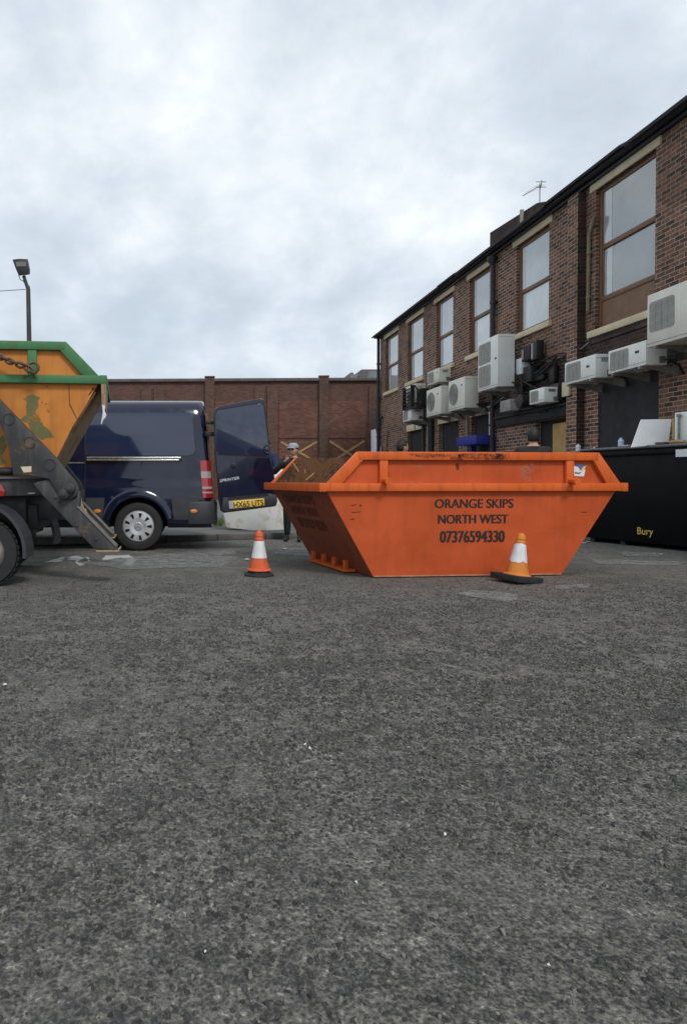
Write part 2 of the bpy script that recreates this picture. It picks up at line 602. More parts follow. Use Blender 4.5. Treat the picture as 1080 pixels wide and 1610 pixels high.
def asphalt():
    """coarse worn tarmac: dark chippings standing in a pale dusty binder"""
    t = MT('coarse_asphalt')
    o = t.tc.outputs['Object']
    wob = t.n.new('ShaderNodeTexNoise')
    wob.inputs['Scale'].default_value = 60
    wob.inputs['Detail'].default_value = 2
    t.l.new(o, wob.inputs['Vector'])
    ws = t.n.new('ShaderNodeVectorMath')
    ws.operation = 'SCALE'
    ws.inputs['Scale'].default_value = .016
    t.l.new(wob.outputs['Color'], ws.inputs[0])
    wa = t.n.new('ShaderNodeVectorMath')
    wa.operation = 'ADD'
    t.l.new(o, wa.inputs[0])
    t.l.new(ws.outputs[0], wa.inputs[1])

    def voro(scale):
        n = t.n.new('ShaderNodeTexVoronoi')
        n.inputs['Scale'].default_value = scale
        t.l.new(wa.outputs[0], n.inputs['Vector'])
        return n
    va = voro(82)
    sa = t.n.new('ShaderNodeSeparateColor')
    t.l.new(va.outputs['Color'], sa.inputs[0])
    chips = t.ramp(va.outputs['Distance'], .05, .62, 1.0, 0.0)
    clump = t.noise(78, 5, .68, .5)
    mid = t.noise(19, 4, .6, .4)
    patch = t.noise(3.2, 4, .6, .3)
    big = t.noise(.55, 5, .6, .6)
    fine = t.noise(260, 3, .6)
    h = t.math('ADD', t.math('MULTIPLY', clump, 1.0), t.math('MULTIPLY', chips, .20))
    h = t.math('ADD', h, t.math('MULTIPLY', t.math('SUBTRACT', mid, .5), .55))
    h = t.math('ADD', h, t.math('MULTIPLY', t.math('SUBTRACT', patch, .5), .30))
    rp_ = t.n.new('ShaderNodeValToRGB')
    cr_ = rp_.color_ramp
    cr_.elements[0].position = .36
    cr_.elements[0].color = (.31, .292, .252, 1)
    cr_.elements[1].position = .86
    cr_.elements[1].color = (.032, .033, .039, 1)
    for p_, c_ in ((.47, (.235, .225, .20)), (.56, (.15, .145, .132)), (.66, (.070, .068, .067))):
        e_ = cr_.elements.new(p_)
        e_.color = c_ + (1,)
    t.l.new(h, rp_.inputs[0])
    col = rp_.outputs[0]
    col = t.mix(1.0, col, t.ramp(sa.outputs[1], 0, 1, .78, 1.24), 'MULTIPLY')
    col = t.mix(1.0, col, t.ramp(fine, .25, .75, .75, 1.25), 'MULTIPLY')
    # traffic film and oily places
    col = t.mix(t.math('MULTIPLY', t.ramp(big, .42, .72), .38), col, (.20, .198, .192))
    oil = t.noise(.85, 5, .62, 1.2, stretch=(.55, 1.3, 1))
    col = t.mix(t.math('MULTIPLY', t.ramp(oil, .56, .72), .50), col, (.034, .034, .036))
    spk = t.n.new('ShaderNodeTexVoronoi')
    spk.inputs['Scale'].default_value = 9
    t.l.new(o, spk.inputs['Vector'])
    ssp = t.n.new('ShaderNodeSeparateColor')
    t.l.new(spk.outputs['Color'], ssp.inputs[0])
    dot = t.math('MULTIPLY', t.ramp(spk.outputs['Distance'], .03, .05, 1, 0), t.ramp(ssp.outputs[2], .975, .98))
    col = t.mix(dot, col, (.40, .39, .38))
    t.set(base=col, rough=t.ramp(fine, .3, .7, .6, .9), spec=.35)
    hh = t.math('ADD', t.ramp(h, .35, .9), t.math('MULTIPLY', fine, .12))
    t.bump(hh, 1.0, .017)
    return t.m


M['asphalt'] = asphalt()
def chipping():
    t = MT('dark_chippings')
    wn = t.n.new('ShaderNodeTexVoronoi')
    wn.inputs['Scale'].default_value = 70
    t.l.new(t.tc.outputs['Object'], wn.inputs['Vector'])
    sp_ = t.n.new('ShaderNodeSeparateColor')
    t.l.new(wn.outputs['Color'], sp_.inputs[0])
    rp_ = t.n.new('ShaderNodeValToRGB')
    cr_ = rp_.color_ramp
    cr_.elements[0].color = (.025, .024, .025, 1)
    cr_.elements[1].color = (.17, .165, .15, 1)
    e_ = cr_.elements.new(.55)
    e_.color = (.060, .058, .058, 1)
    e_ = cr_.elements.new(.85)
    e_.color = (.085, .085, .084, 1)
    t.l.new(sp_.outputs[0], rp_.inputs[0])
    col = t.mix(1.0, rp_.outputs[0], t.ramp(t.noise(420, 3, .6), .3, .7, .7, 1.3), 'MULTIPLY')
    return t.set(base=col, rough=.75, spec=.22)


M['chipping'] = chipping()
M['pave'] = plain('worn_pavement', (.105, .102, .097), .9, var=.4, scale=2.2, bump=.4)
M['kerb'] = plain('kerb_stone', (.12, .118, .112), .9, var=.35, scale=3, bump=.4)


def worn(name, col, thr):
    t = MT(name)
    f = t.math('ADD', t.math('MULTIPLY', t.noise(9, 6, .75, .5), .6), t.math('MULTIPLY', t.noise(60, 3, .6), .4))
    tr = t.n.new('ShaderNodeBsdfTransparent')
    ms = t.n.new('ShaderNodeMixShader')
    t.l.new(t.ramp(f, thr, thr + .16, 0.0, .8), ms.inputs[0])
    t.l.new(tr.outputs[0], ms.inputs[1])
    t.l.new(t.b.outputs[0], ms.inputs[2])
    t.l.new(ms.outputs[0], t.n['Material Output'].inputs[0])
    t.set(base=t.mix(t.ramp(t.noise(30), .3, .7), tuple(c * .8 for c in col), col), rough=.85)
    return t.m


M['paintmark'] = worn('worn_white_marking', (.56, .56, .55), .30)
M['palemark'] = worn('pale_worn_patch', (.26, .26, .26), .40)
M['burn'] = worn('burnt_paint_stain', (.035, .022, .016), .44)
M['soot'] = worn('black_soot', (.014, .013, .013), .36)
M['scuffedge'] = plain('scuffed_edge', (.42, .20, .12), .7, var=.5, scale=12)
M['scuff'] = worn('pale_scuff', (.45, .33, .27), .48)
M['oldgreen'] = worn('worn_green_patch', (.15, .19, .085), .36)

# ------------------------------------------------------------------ setting
import numpy as np
rng = np.random.default_rng(11)


def value_noise(x, y, cell, seed):
    r_ = np.random.default_rng(seed)
    tab = r_.random((256, 256))
    fx, fy = x / cell, y / cell
    ix, iy = np.floor(fx).astype(int), np.floor(fy).astype(int)
    tx, ty = fx - ix, fy - iy
    tx, ty = tx * tx * (3 - 2 * tx), ty * ty * (3 - 2 * ty)
    g_ = lambda i, j: tab[i % 256, j % 256]
    return (g_(ix, iy) * (1 - tx) + g_(ix + 1, iy) * tx) * (1 - ty) + (g_(ix, iy + 1) * (1 - tx) + g_(ix + 1, iy + 1) * tx) * ty


# chippings standing proud of the tarmac, in clumps, where they are near enough to be told apart
NC = 330000
cy_ = np.sqrt(rng.random(NC) * (7.4 ** 2 - .9 ** 2) + .9 ** 2)
cu_ = rng.random(NC)
cx_ = -2.4 - .30 * cy_ + cu_ * (4.8 + 1.08 * cy_)
edge_ = np.clip(np.minimum(cu_, 1 - cu_) * (4.8 + 1.08 * cy_) / 2.0, 0, 1)
dens = .45 * value_noise(cx_, cy_, .055, 1) + .30 * value_noise(cx_, cy_, .17, 2) + .25 * value_noise(cx_, cy_, .8, 3)
keep = rng.random(NC) < np.clip((dens - .33) * 4.2, .06, 1) * np.clip((7.4 - cy_) / 4.0, 0, 1) * edge_
cx_, cy_ = cx_[keep], cy_[keep]
nc = len(cx_)
rad_ = .0038 + .0060 * rng.random(nc) ** 1.6
hgt_ = rad_ * (.35 + .75 * rng.random(nc))
ang = rng.random(nc) * 6.283
K = 6
th_ = ang[:, None] + np.arange(K)[None] * (6.283 / K) + rng.normal(0, .18, (nc, K))
jr = rad_[:, None] * (.72 + .5 * rng.random((nc, K)))
st_ = .65 + .7 * rng.random(nc)
tilt_ = rng.normal(0, .22, (nc, 2))
vs_ = np.zeros((nc, 2 * K + 1, 3), np.float32)
for lev, (f_, z_) in enumerate(((1.0, -.002), (.70, None))):
    lx, ly = jr * f_ * np.cos(th_), jr * f_ * np.sin(th_) * st_[:, None]
    vs_[:, lev * K:(lev + 1) * K, 0] = cx_[:, None] + lx
    vs_[:, lev * K:(lev + 1) * K, 1] = cy_[:, None] + ly
    vs_[:, lev * K:(lev + 1) * K, 2] = -.002 if z_ is not None else (hgt_[:, None] * .85 + tilt_[:, :1] * lx + tilt_[:, 1:] * ly)
vs_[:, 2 * K, 0], vs_[:, 2 * K, 1], vs_[:, 2 * K, 2] = cx_, cy_, hgt_
base_ = 4 + np.arange(nc)[:, None] * (2 * K + 1)
i_ = np.arange(K)
j_ = (i_ + 1) % K
quads = np.stack([base_ + i_, base_ + j_, base_ + K + j_, base_ + K + i_], -1).reshape(-1, 4)
tris = np.stack([base_ + K + i_, base_ + K + j_, np.broadcast_to(base_ + 2 * K, (nc, K))], -1).reshape(-1, 3)
allv = np.concatenate([np.array([(-300, -60, 0), (300, -60, 0), (300, 500, 0), (-300, 500, 0)], np.float32), vs_.reshape(-1, 3)])
li = np.concatenate([np.array([0, 1, 2, 3]), quads.ravel(), tris.ravel()]).astype(np.int32)
nq, ntr = len(quads) + 1, len(tris)
ls = np.concatenate([np.arange(nq) * 4, nq * 4 + np.arange(ntr) * 3]).astype(np.int32)
gme = bpy.data.meshes.new('ground')
gme.vertices.add(len(allv))
gme.vertices.foreach_set('co', allv.ravel())
gme.loops.add(len(li))
gme.loops.foreach_set('vertex_index', li)
gme.polygons.add(nq + ntr)
gme.polygons.foreach_set('loop_start', ls)
mi_ = np.ones(nq + ntr, np.int32)
mi_[0] = 0
gme.materials.append(M['asphalt'])
gme.materials.append(M['chipping'])
gme.polygons.foreach_set('material_index', mi_)
gme.update(calc_edges=True)
gme.validate()
go_ = bpy.data.objects.new('ground', gme)
COL.objects.link(go_)
tag(go_, kind='structure')

k0 = gnd(454, 847)
kd = (k0 - gnd(252, 852)).normalized()
kn = Vector((-kd.y, kd.x, 0))
kb = MB()
s_ = -16.0
while s_ < 2.6:
    c = k0 + kd * (s_ + .455)
    hgt = .105 + random.uniform(-.006, .006)
    kb.obox((c.x + kn.x * .065, c.y + kn.y * .065, hgt / 2), kd * .452, kn * .065, (0, 0, hgt / 2))
    s_ += .915
tag(kb.build('kerb', M['kerb'], bevel=.012), kind='structure')
pv = MB()
a, b = k0 + kd * -16 + kn * .132, k0 + kd * 2.55 + kn * .132
pv.add([(a.x, a.y, .096), (b.x, b.y, .096), (b.x + 1.5, 33.5, .096), (a.x, 34.8, .096)], [(0, 1, 2, 3)])
tag(pv.build('pavement', M['pave'], smooth=False), kind='structure')


def blob(mb, pts, z):
    out_ = []
    n = len(pts)
    for i in range(n):
        p, q = Vector(pts[i]), Vector(pts[(i + 1) % n])
        for k in range(4):
            t_ = k / 4
            r_ = p.lerp(q, t_)
            out_.append((r_.x + random.uniform(-.02, .02), r_.y + random.uniform(-.02, .02), z))
    mb.add(out_, [tuple(range(len(out_)))])


mk = MB()
for poly in ([(72, 885), (98, 876), (112, 878), (90, 884)], [(76, 884), (120, 874), (140, 880), (132, 887), (118, 881), (100, 880)],
             [(120, 884), (138, 876), (142, 882), (128, 890)],
             [(158, 884), (168, 874), (205, 873), (214, 880), (206, 890), (192, 889), (203, 882), (190, 877), (172, 880)],):
    blob(mk, [gnd(*p) for p in poly], .004)
tag(mk.build('road_marking', M['paintmark'], smooth=False), kind='structure')
mk = MB()
for poly in ([(120, 885), (300, 868), (375, 878), (350, 892), (200, 896)], [(325, 869), (370, 866), (371, 872), (330, 874)], [(715, 934), (740, 929), (815, 934), (806, 946), (790, 948), (755, 941)],
             [(860, 922), (930, 918), (925, 925), (880, 928)], [(970, 868), (1046, 870), (1040, 876), (985, 875)],
             [(440, 862), (492, 866), (490, 875), (430, 872)], [(925, 880), (1075, 884), (1070, 890), (940, 888)]):
    blob(mk, [gnd(*p) for p in poly], .008)
tag(mk.build('worn_road_patch', M['palemark'], smooth=False), kind='structure')
lt = MB()
for (px, py, sz) in ((8, 1081, .012), (323, 1507, .004), (862, 1527, .004), (486, 1182, .008), (918, 855, .05), (924, 853, .04), (1028, 872, .03),
                     (1040, 873, .03), (389, 881, .05), (447, 864, .04), (500, 860, .02), (480, 1176, .007), (140, 908, .01), (415, 893, .02), (560, 1395, .004),
                     (700, 1320, .005), (1005, 1165, .006)):
    c = gnd(px, py)
    n = 7
    ring = [(c.x + sz * random.uniform(.5, 1.1) * math.cos(2 * math.pi * i / n), c.y + sz * random.uniform(.6, 1.3) * math.sin(2 * math.pi * i / n), .012 + random.uniform(0, .008)) for i in range(n)]
    lt.add(ring + [(c.x, c.y, .012 + sz * .25)], [(i, (i + 1) % n, n) for i in range(n)])
tag(lt.build('litter', M['paper']), 'small white scraps of litter scattered on the tarmac', 'litter', kind='stuff')


# ------------------------------------------------------------------ skips
def make_skip(root, P, L0, W, e1, e2, z0, zm, zt, s1, s2, posts, mbody, mrim, mend, pocket=False, pr=.05, rh=.043, tw=.088):
    ov = .03
    base = [P(0, 0, z0), P(L0, 0, z0), P(L0, W, z0), P(0, W, z0)]
    rim = [P(-e1, -ov, zm), P(L0 + e2, -ov, zm), P(L0 + e2, W + ov, zm), P(-e1, W + ov, zm)]
    topf = [P(s1, -ov, zt), P(s2, -ov, zt)]
    topb = [P(s1, W + ov, zt), P(s2, W + ov, zt)]
    b = MB()
    vs = base + rim + topf + topb
    fs = [(0, 1, 2, 3), (0, 4, 5, 1), (3, 2, 6, 7), (4, 8, 9, 5), (7, 6, 11, 10)]
    b.add(vs, fs, 0)
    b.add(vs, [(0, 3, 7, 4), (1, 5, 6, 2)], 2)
    ctr = P(L0 / 2, W / 2, (z0 + zt) / 2)
    th = .014

    def inn(s, t, z):
        return P(s, t, z)
    ib = [P(th, th, z0 + th), P(L0 - th, th, z0 + th), P(L0 - th, W - th, z0 + th), P(th, W - th, z0 + th)]
    ir = [P(-e1 + th, -ov + th, zm), P(L0 + e2 - th, -ov + th, zm), P(L0 + e2 - th, W + ov - th, zm), P(-e1 + th, W + ov - th, zm)]
    itf = [P(s1, -ov + th, zt), P(s2, -ov + th, zt)]
    itb = [P(s1, W + ov - th, zt), P(s2, W + ov - th, zt)]
    b.add(ib + ir + itf + itb, [(0, 3, 2, 1), (0, 1, 5, 4), (3, 7, 6, 2), (0, 4, 7, 3), (1, 2, 6, 5), (4, 5, 9, 8), (7, 10, 11, 6)], 1)
    # lips closing the shell
    b.add(topf + itf, [(0, 1, 3, 2)], 0)
    b.add(topb + itb, [(0, 1, 3, 2)], 0)
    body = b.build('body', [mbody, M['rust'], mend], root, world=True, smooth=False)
    # rails
    rails = MB()
    for side in (0, 1):
        ta, tb = ((-ov - pr, -ov - .002) if side == 0 else (W + ov + .002, W + ov + pr))

        def pr_(poly, d=0.0):
            rails.prism([P(s, ta - (d if side == 0 else 0), z) for s, z in poly], P(0, tb + (d if side else 0), 0) - P(0, ta - (d if side == 0 else 0), 0))
        pr_([(-e1 - .02, zm - rh), (L0 + e2 + .02, zm - rh), (L0 + e2 + .02, zm + rh), (-e1 - .02, zm + rh)], .004)
        pr_([(s1, zt - tw), (s2, zt - tw), (s2 + .02, zt), (s1 - .02, zt)])
        k = tw * 1.05
        pr_([(-e1 - .01, zm + rh * .5), (-e1 + .16, zm + rh * .5), (s1 + .045, zt - tw), (s1 - .02, zt - .002)], -.003)
        pr_([(L0 + e2 + .01, zm + rh * .5), (s2 + .02, zt - .002), (s2 - .045, zt - tw), (L0 + e2 - .16, zm + rh * .5)], -.003)
    rails.build('rim_rail', mrim, root, world=True, bevel=.006)
    for s0, sg in ((-e1, -1), (L0 + e2, 1)):
        er = MB()
        sa = s0 + sg * .002
        sb = s0 + sg * .075
        lo, hi = min(sa, sb), max(sa, sb)
        er.prism([P(lo, -ov - pr - .006, zm - rh - .004), P(hi, -ov - pr - .006, zm - rh - .004), P(hi, -ov - pr - .006, zm + rh + .004), P(lo, -ov - pr - .006, zm + rh + .004)],
                 P(0, W + 2 * ov + 2 * pr + .012, 0) - P(0, 0, 0))
        er.build('end_rail', mrim, root, world=True, bevel=.006)
    for side in (0, 1):
        ta, tb = ((-ov - pr * .8, -ov - .002) if side == 0 else (W + ov + .002, W + ov + pr * .8))
        for s in posts:
            p = MB()
            p.prism([P(s - .045, ta, zm + rh), P(s + .045, ta, zm + rh), P(s + .045, ta, zt - tw), P(s - .045, ta, zt - tw)], P(0, tb - ta, 0) - P(0, 0, 0))
            p.build('post', mrim, root, world=True, bevel=.004)
            lug = MB()
            oa, ob = ((-ov - .03, -ov - .15) if side == 0 else (W + ov + .03, W + ov + .15))
            a0, a1 = P(s, oa, zm + rh + .03), P(s, ob, zm + rh + .02)
            lug.tube([a0, a0.lerp(a1, .7), a0.lerp(a1, .72), a1], [.03, .03, .041, .04], 14)
            lug.build('lifting_lug', mrim, root, world=True)
    if pocket:
        pk = MB()
        for t in (.42, .74, 1.07, 1.42):
            pk.prism([P(-.15, t, z0), P(-.10, t, z0), P(-.10, t, z0 + .135), P(-.15, t, z0 + .135)], P(0, .035, 0) - P(0, 0, 0))
        pk.prism([P(-.16, .40, z0 + .002), P(-.02, .40, z0 + .002), P(-.02, .40, z0 + .03), P(-.16, .40, z0 + .03)], P(0, 1.08, 0) - P(0, 0, 0))
        pk.build('fork_pocket', mrim, root, world=True, bevel=.003)
    return body


FL, BR_, BL_ = gnd(587, 909), gnd(882, 905), gnd(490, 878.5)
av = (BR_ - FL)
L0 = av.length
av.normalize()
bv = (BL_ - FL)
W0 = bv.length
bv.normalize()


def P1(s, t, z):
    return Vector((FL.x, FL.y, 0)) + av * s + bv * t + Vector((0, 0, z))


skip = thing('skip', 'empty bright orange skip standing on the tarmac with black lettering on its side', 'skip', (FL + av * L0 / 2 + bv * W0 / 2)[:])


def s_at(px, py, t=-.03):       # intersect with the front plane through P1(.,t,.)
    n = Vector((0, 0, 1)).cross(av)
    o = Vector((0, 0, CAMH))
    d = ray(px, py)
    k = (P1(0, t, 0) - o).dot(n) / d.dot(n)
    p = o + d * k
    return (p - P1(0, t, 0)).dot(av), p.z


e1s = -s_at(503, 767)[0] - .05
e2s = s_at(982, 767)[0] - L0 - .085
zms = s_at(740, 766)[1]
zts = s_at(740, 711)[1]
s1s, s2s = s_at(562, 712)[0], s_at(934, 712)[0]
postsS = [s_at(601, 740)[0], s_at(892, 740)[0]]
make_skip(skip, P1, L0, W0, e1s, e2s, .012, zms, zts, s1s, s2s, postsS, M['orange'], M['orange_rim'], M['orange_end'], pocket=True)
fy = (P1(0, -.03, zms) - P1(0, 0, .012))
FM = frame(P1(0, 0, .012), av, fy)          # lower front face frame
FMi = FM.inverted()


def on_frame(Fm, px, py):
    Fi = Fm.inverted()
    o = Fi @ Vector((0, 0, CAMH))
    d = Fi.to_3x3() @ ray(px, py)
    k = -o.z / d.z
    return o + d * k


def letters_on(Fm, txt, x0, x1, y0, y1, mat, parent, bold=.015, depth=.003, spacing=1.0, name='lettering', shear=0.0, fat=0.0):
    """letters between the four pixel limits, flat on the plane"""
    ym = (y0 + y1) / 2
    a_, b_ = on_frame(Fm, x0, ym), on_frame(Fm, x1, ym)
    c_, d_ = on_frame(Fm, (x0 + x1) / 2, y1), on_frame(Fm, (x0 + x1) / 2, y0)
    T = Fm @ Matrix.Translation(((a_.x + b_.x) / 2, (c_.y + d_.y) / 2, 0))
    return lettering(name, txt, T, abs(b_.x - a_.x), abs(d_.y - c_.y), mat, parent, bold, True, depth, spacing, shear, fat)


letters_on(FM, 'ORANGE SKIPS', 683, 806.5, 784.5, 798.5, M['ink'], skip, bold=0.0, fat=.045)
letters_on(FM, 'NORTH WEST', 688, 798.5, 809, 823, M['ink'], skip, bold=0.0, fat=.055)
letters_on(FM, '07376594330', 691, 793, 834.5, 852.5, M['ink'], skip, bold=0.0, fat=.055)
# faded lettering on the sloping left end
EM = frame(P1(0, W0, .012), -bv, (P1(-e1s, W0 / 2, zms) - P1(0, W0 / 2, .012)))
for txt, x0, x1, y0, y1 in (('ORANGE SKIPS', 447, 492, 778, 791), ('NORTH WEST', 460, 499, 797, 809), ('07376594330', 472, 511, 816, 831)):
    letters_on(EM, txt, x0, x1, y0, y1, M['inkold'], skip, bold=.03, depth=.004)
be = MB()
be.prism([P1(.01, -.006, .0125), P1(L0 - .01, -.006, .0125), P1(L0 - .01, -.006, .026), P1(.01, -.006, .026)], P1(0, -.002, 0) - P1(0, -.006, 0))
be.build('worn_bottom_edge', M['scuffedge'], skip, world=True, smooth=False)
# sticker: a dark blue, white and yellow bird-like flash
SM = frame(P1(0, -.03, zms), av, (0, 0, 1))


def patch_on(Fm, pts, mat, parent, name, depth):
    p = MB()
    vs = [Fm @ (on_frame(Fm, *q) + Vector((0, 0, depth))) for q in pts]
    p.add(vs, [tuple(range(len(vs)))])
    return p.build(name, mat, parent, world=True, smooth=False)


st = patch_on(SM, [(901, 732), (918, 731), (919, 740), (917.5, 747), (917, 749), (902, 748.5)], M['label'], skip, 'sticker', .004)
for pts, mt in (([(901.5, 732.5), (906, 730), (914, 730.5), (921, 731), (915, 735), (912, 740), (908, 734)], M['badge']),
                ([(921, 731.5), (917, 739), (913, 741), (912, 739), (916, 735)], M['plate']), ([(902, 742), (909, 743), (914, 742), (910, 745.5), (903, 744.5)], M['acdark'])):
    o = patch_on(SM, pts, mt, skip, 'sticker_print', .0055)
    o.parent = st
# welds and small scrapes on the front
for pts in ([(552, 794), (560, 793), (560, 794), (552, 795)], [(565, 794), (568, 793), (568, 796), (566, 796)], [(552, 805.5), (567, 804), (567, 805), (552, 806.5)],
            [(551, 816), (557, 815), (557, 816.5), (551, 817)], [(914, 805), (922, 804.5), (922, 805.5), (914, 806)]):
    patch_on(FM, pts, M['ink'], skip, 'scrape', .003)
RM_ = frame(P1(0, -.0835, zts), av, (0, 0, 1))
for pts in ([(640, 713), (668, 712.3), (700, 714), (735, 712.5), (782, 712.5), (800, 714), (802, 722), (770, 720.5), (745, 722), (700, 718), (672, 720), (650, 717)],
            [(704, 713), (732, 713), (730, 723), (708, 722)], [(760, 713), (800, 713), (798, 723), (762, 723)]):
    patch_on(RM_, pts, M['burn'], skip, 'burnt_stain', .002)
for pts in ([(818, 734), (838, 727), (842, 738), (830, 746), (834, 757), (817, 756)], [(640, 757), (690, 757.5), (690, 760), (642, 760)]):
    patch_on(SM, pts, M['scuff'], skip, 'pale_scuff', .003)
for pts in ([(716, 729), (721, 728), (722, 738), (717, 739)], [(606, 727), (610, 726), (612, 752), (608, 752)]):
    patch_on(SM, pts, M['burn'], skip, 'burnt_stain', .003)
# splinters and scraps sticking to the rusty inside wall
deb = MB()
for (px0, py0, px1, py1) in ((461, 728, 470, 742), (479, 738, 480, 744), (481, 755, 494, 744)):
    deb.tube([aty(px0, py0, FL.y + W0 * .93), aty(px1, py1, FL.y + W0 * .93)], .008, 5)
tag(deb.build('wood_splinters', M['ply']), 'pale splinters of timber stuck to the rusty wall inside the orange skip', 'scrap wood')

# ------------------------------------------------------------------ lorry and its skip
LY = 6.72
LX = gnd(186, 866).x - .2      # reference abscissa near the tail of the lorry


def imgpoly(mb, pts, Y, th, m=0):
    mb.prism([aty(px, py, Y) for px, py in pts], (0, th, 0), m)
    return mb


lorry = thing('skip_lorry', 'dark grey skip lorry with lifting arms and stabiliser legs parked before the van', 'lorry', (LX - 2.1, 7.55, 0))
ch = MB()
imgpoly(ch, [(-420, 756), (-420, 790), (66, 779), (98, 784), (76, 751)], LY + .16, .16)
imgpoly(ch, [(-420, 756), (-420, 790), (66, 779), (98, 784), (76, 751)], LY + 1.5, .16)
ch.box(LX - 5.8, LX - .55, LY + .18, LY + 1.6, 1.0, 1.085)
ch.build('chassis_beam', M['truckgrey'], lorry, world=True, bevel=.012)
lip = MB()
imgpoly(lip, [(-420, 754), (-420, 757), (77, 752), (76, 749)], LY + .13, .1)
lip.build('bed_edge', M['rimgrey'], lorry, world=True)
arm_poly = [(-46, 577), (0, 629), (87, 719), (118, 757), (123.5, 770), (120, 780), (111, 786), (97, 784), (78, 753), (42, 747), (21, 747), (14, 703), (0, 664), (-60, 612)]
for yy in (LY, LY + 1.78):
    arm = MB()
    # same arm on both sides, drawn on the near plane and carried across
    arm.prism([aty(px, py, LY) + Vector((-.13 * (yy - LY), yy - LY, 0)) for px, py in arm_poly], (0, .11, 0))
    ao = arm.build('lift_arm', M['truckgrey'], lorry, world=True, bevel=.01)
    for (px, py) in ((15, 659), (47, 696), (79, 731)):
        c = aty(px, py, LY) + Vector((-.13 * (yy - LY), yy - LY, 0))
        bs = MB()
        bs.tube([c + Vector((.058 * math.cos(q * math.pi / 9), -.004, (.058) * math.sin(q * math.pi / 9))) for q in range(18)], .004, 6, closed=True)
        bs.lathe([(.05, 0), (.05, .003)], c, 'y', 16)
        bo = bs.build('pivot_boss', M['truckgrey'], lorry, world=True)
        bo.parent = ao
    c0, c1 = aty(102, 777, LY) + Vector((-.13 * (yy - LY), yy - LY, 0)), aty(111, 768, LY) + Vector((-.13 * (yy - LY), yy - LY, 0))
    hb = MB()
    for c, r in ((c0, .055), (c1, .055)):
        hb.lathe([(r, -.03), (r, .045), (r * .8, .06)], c, 'y', 18)
        hb.lathe([(r * .45, .061), (r * .45, .085)], c, 'y', 12)
    dv = (c1 - c0).normalized()
    hb.obox((c0 + c1) / 2 + Vector((0, -.025, 0)), dv * ((c1 - c0).length / 2), Vector((0, .018, 0)), dv.cross(Vector((0, 1, 0))) * .054)
    ho = hb.build('hinge', M['truckgrey'], lorry, world=True, bevel=.004)
    ho.parent = ao
leg_poly = [(52, 760), (80, 752), (98, 784), (121, 784), (121, 772), (126, 772), (124, 799), (183, 860), (186, 866), (149, 864), (67, 779)]
for yy in (LY + .03, LY + 1.62):
    lg = MB()
    lg.prism([aty(px, py, LY) + Vector((-.13 * (yy - LY), yy - LY, 0)) for px, py in leg_poly], (0, .14, 0))
    lo = lg.build('stabiliser_leg', M['truckgrey'], lorry, world=True, bevel=.01)
    ft = MB()
    ft.prism([aty(px, py, LY) + Vector((-.13 * (yy - LY), yy - LY - .03, 0)) for px, py in ((152, 865.5), (186, 865.5), (188, 861), (189.5, 863), (187.5, 868), (152, 868))], (0, .2, 0))
    fo = ft.build('foot_plate', M['endsteel'], lorry, world=True, bevel=.004)
    fo.parent = lo
    ed = MB()
    ed.prism([aty(px, py, LY) + Vector((-.13 * (yy - LY), yy - LY - .012, 0)) for px, py in ((122, 797), (123, 795.8), (184, 859), (183, 860.2))], (0, .16, 0))
    eo = ed.build('worn_edge', M['steel'], lorry, world=True)
    eo.parent = lo
    for (px, py) in ((88, 782), (93.5, 788), (121, 826), (152, 848)):
        bt = MB()
        bt.lathe([(.016, 0), (.016, .014), (.008, .018)], aty(px, py, LY) + Vector((-.13 * (yy - LY), yy - LY, 0)), 'y', 8)
        bo = bt.build('bolt', M['truckgrey'], lorry, world=True)
        bo.parent = lo
tn = MB()
imgpoly(tn, [(123, 776), (126, 774), (129, 790), (134, 804), (136, 812), (130, 806), (122, 798)], LY + .3, .05)
tn.build('wear_plate', M['endsteel'], lorry, world=True, bevel=.003)
rm = MB()
c0, c1 = aty(-40, 742, LY + .16), aty(20, 741, LY + .16)
rm.tube([c0, c1, c1 + (c1 - c0).normalized() * .01], [.042, .042, .03], 16)
rm.build('hydraulic_ram', M['black'], lorry, world=True)
tl = MB()
imgpoly(tl, [(-9, 762), (3, 762), (8, 771), (7, 780), (-9, 781)], LY + .135, .02)
tl.build('tail_lamp', M['redlens'], lorry, world=True, bevel=.004)
pl = MB()
imgpoly(pl, [(33, 734), (50, 733), (50, 742), (38, 743)], LY - .006, .006)
pl.build('data_plate', M['stone'], lorry, world=True)
pl = MB()
imgpoly(pl, [(45, 774.5), (56, 774), (56, 776.5), (45, 777)], LY + .15, .01)
pl.build('weld_mark', M['steel'], lorry, world=True)
ub = MB()
ub.box(LX - 5.0, LX - .5, LY + .45, LY + 1.35, .45, .98)
ub.box(LX - 2.6, LX - .4, LY + .55, LY + 1.25, .52, .80)
ub.box(LX - .9, LX - .25, LY + .6, LY + 1.3, .62, .95)
ub.build('underframe_shade_fill', M['black'], lorry, world=True, bevel=.02)  # black boxes added to fill the shaded space beneath the lorry


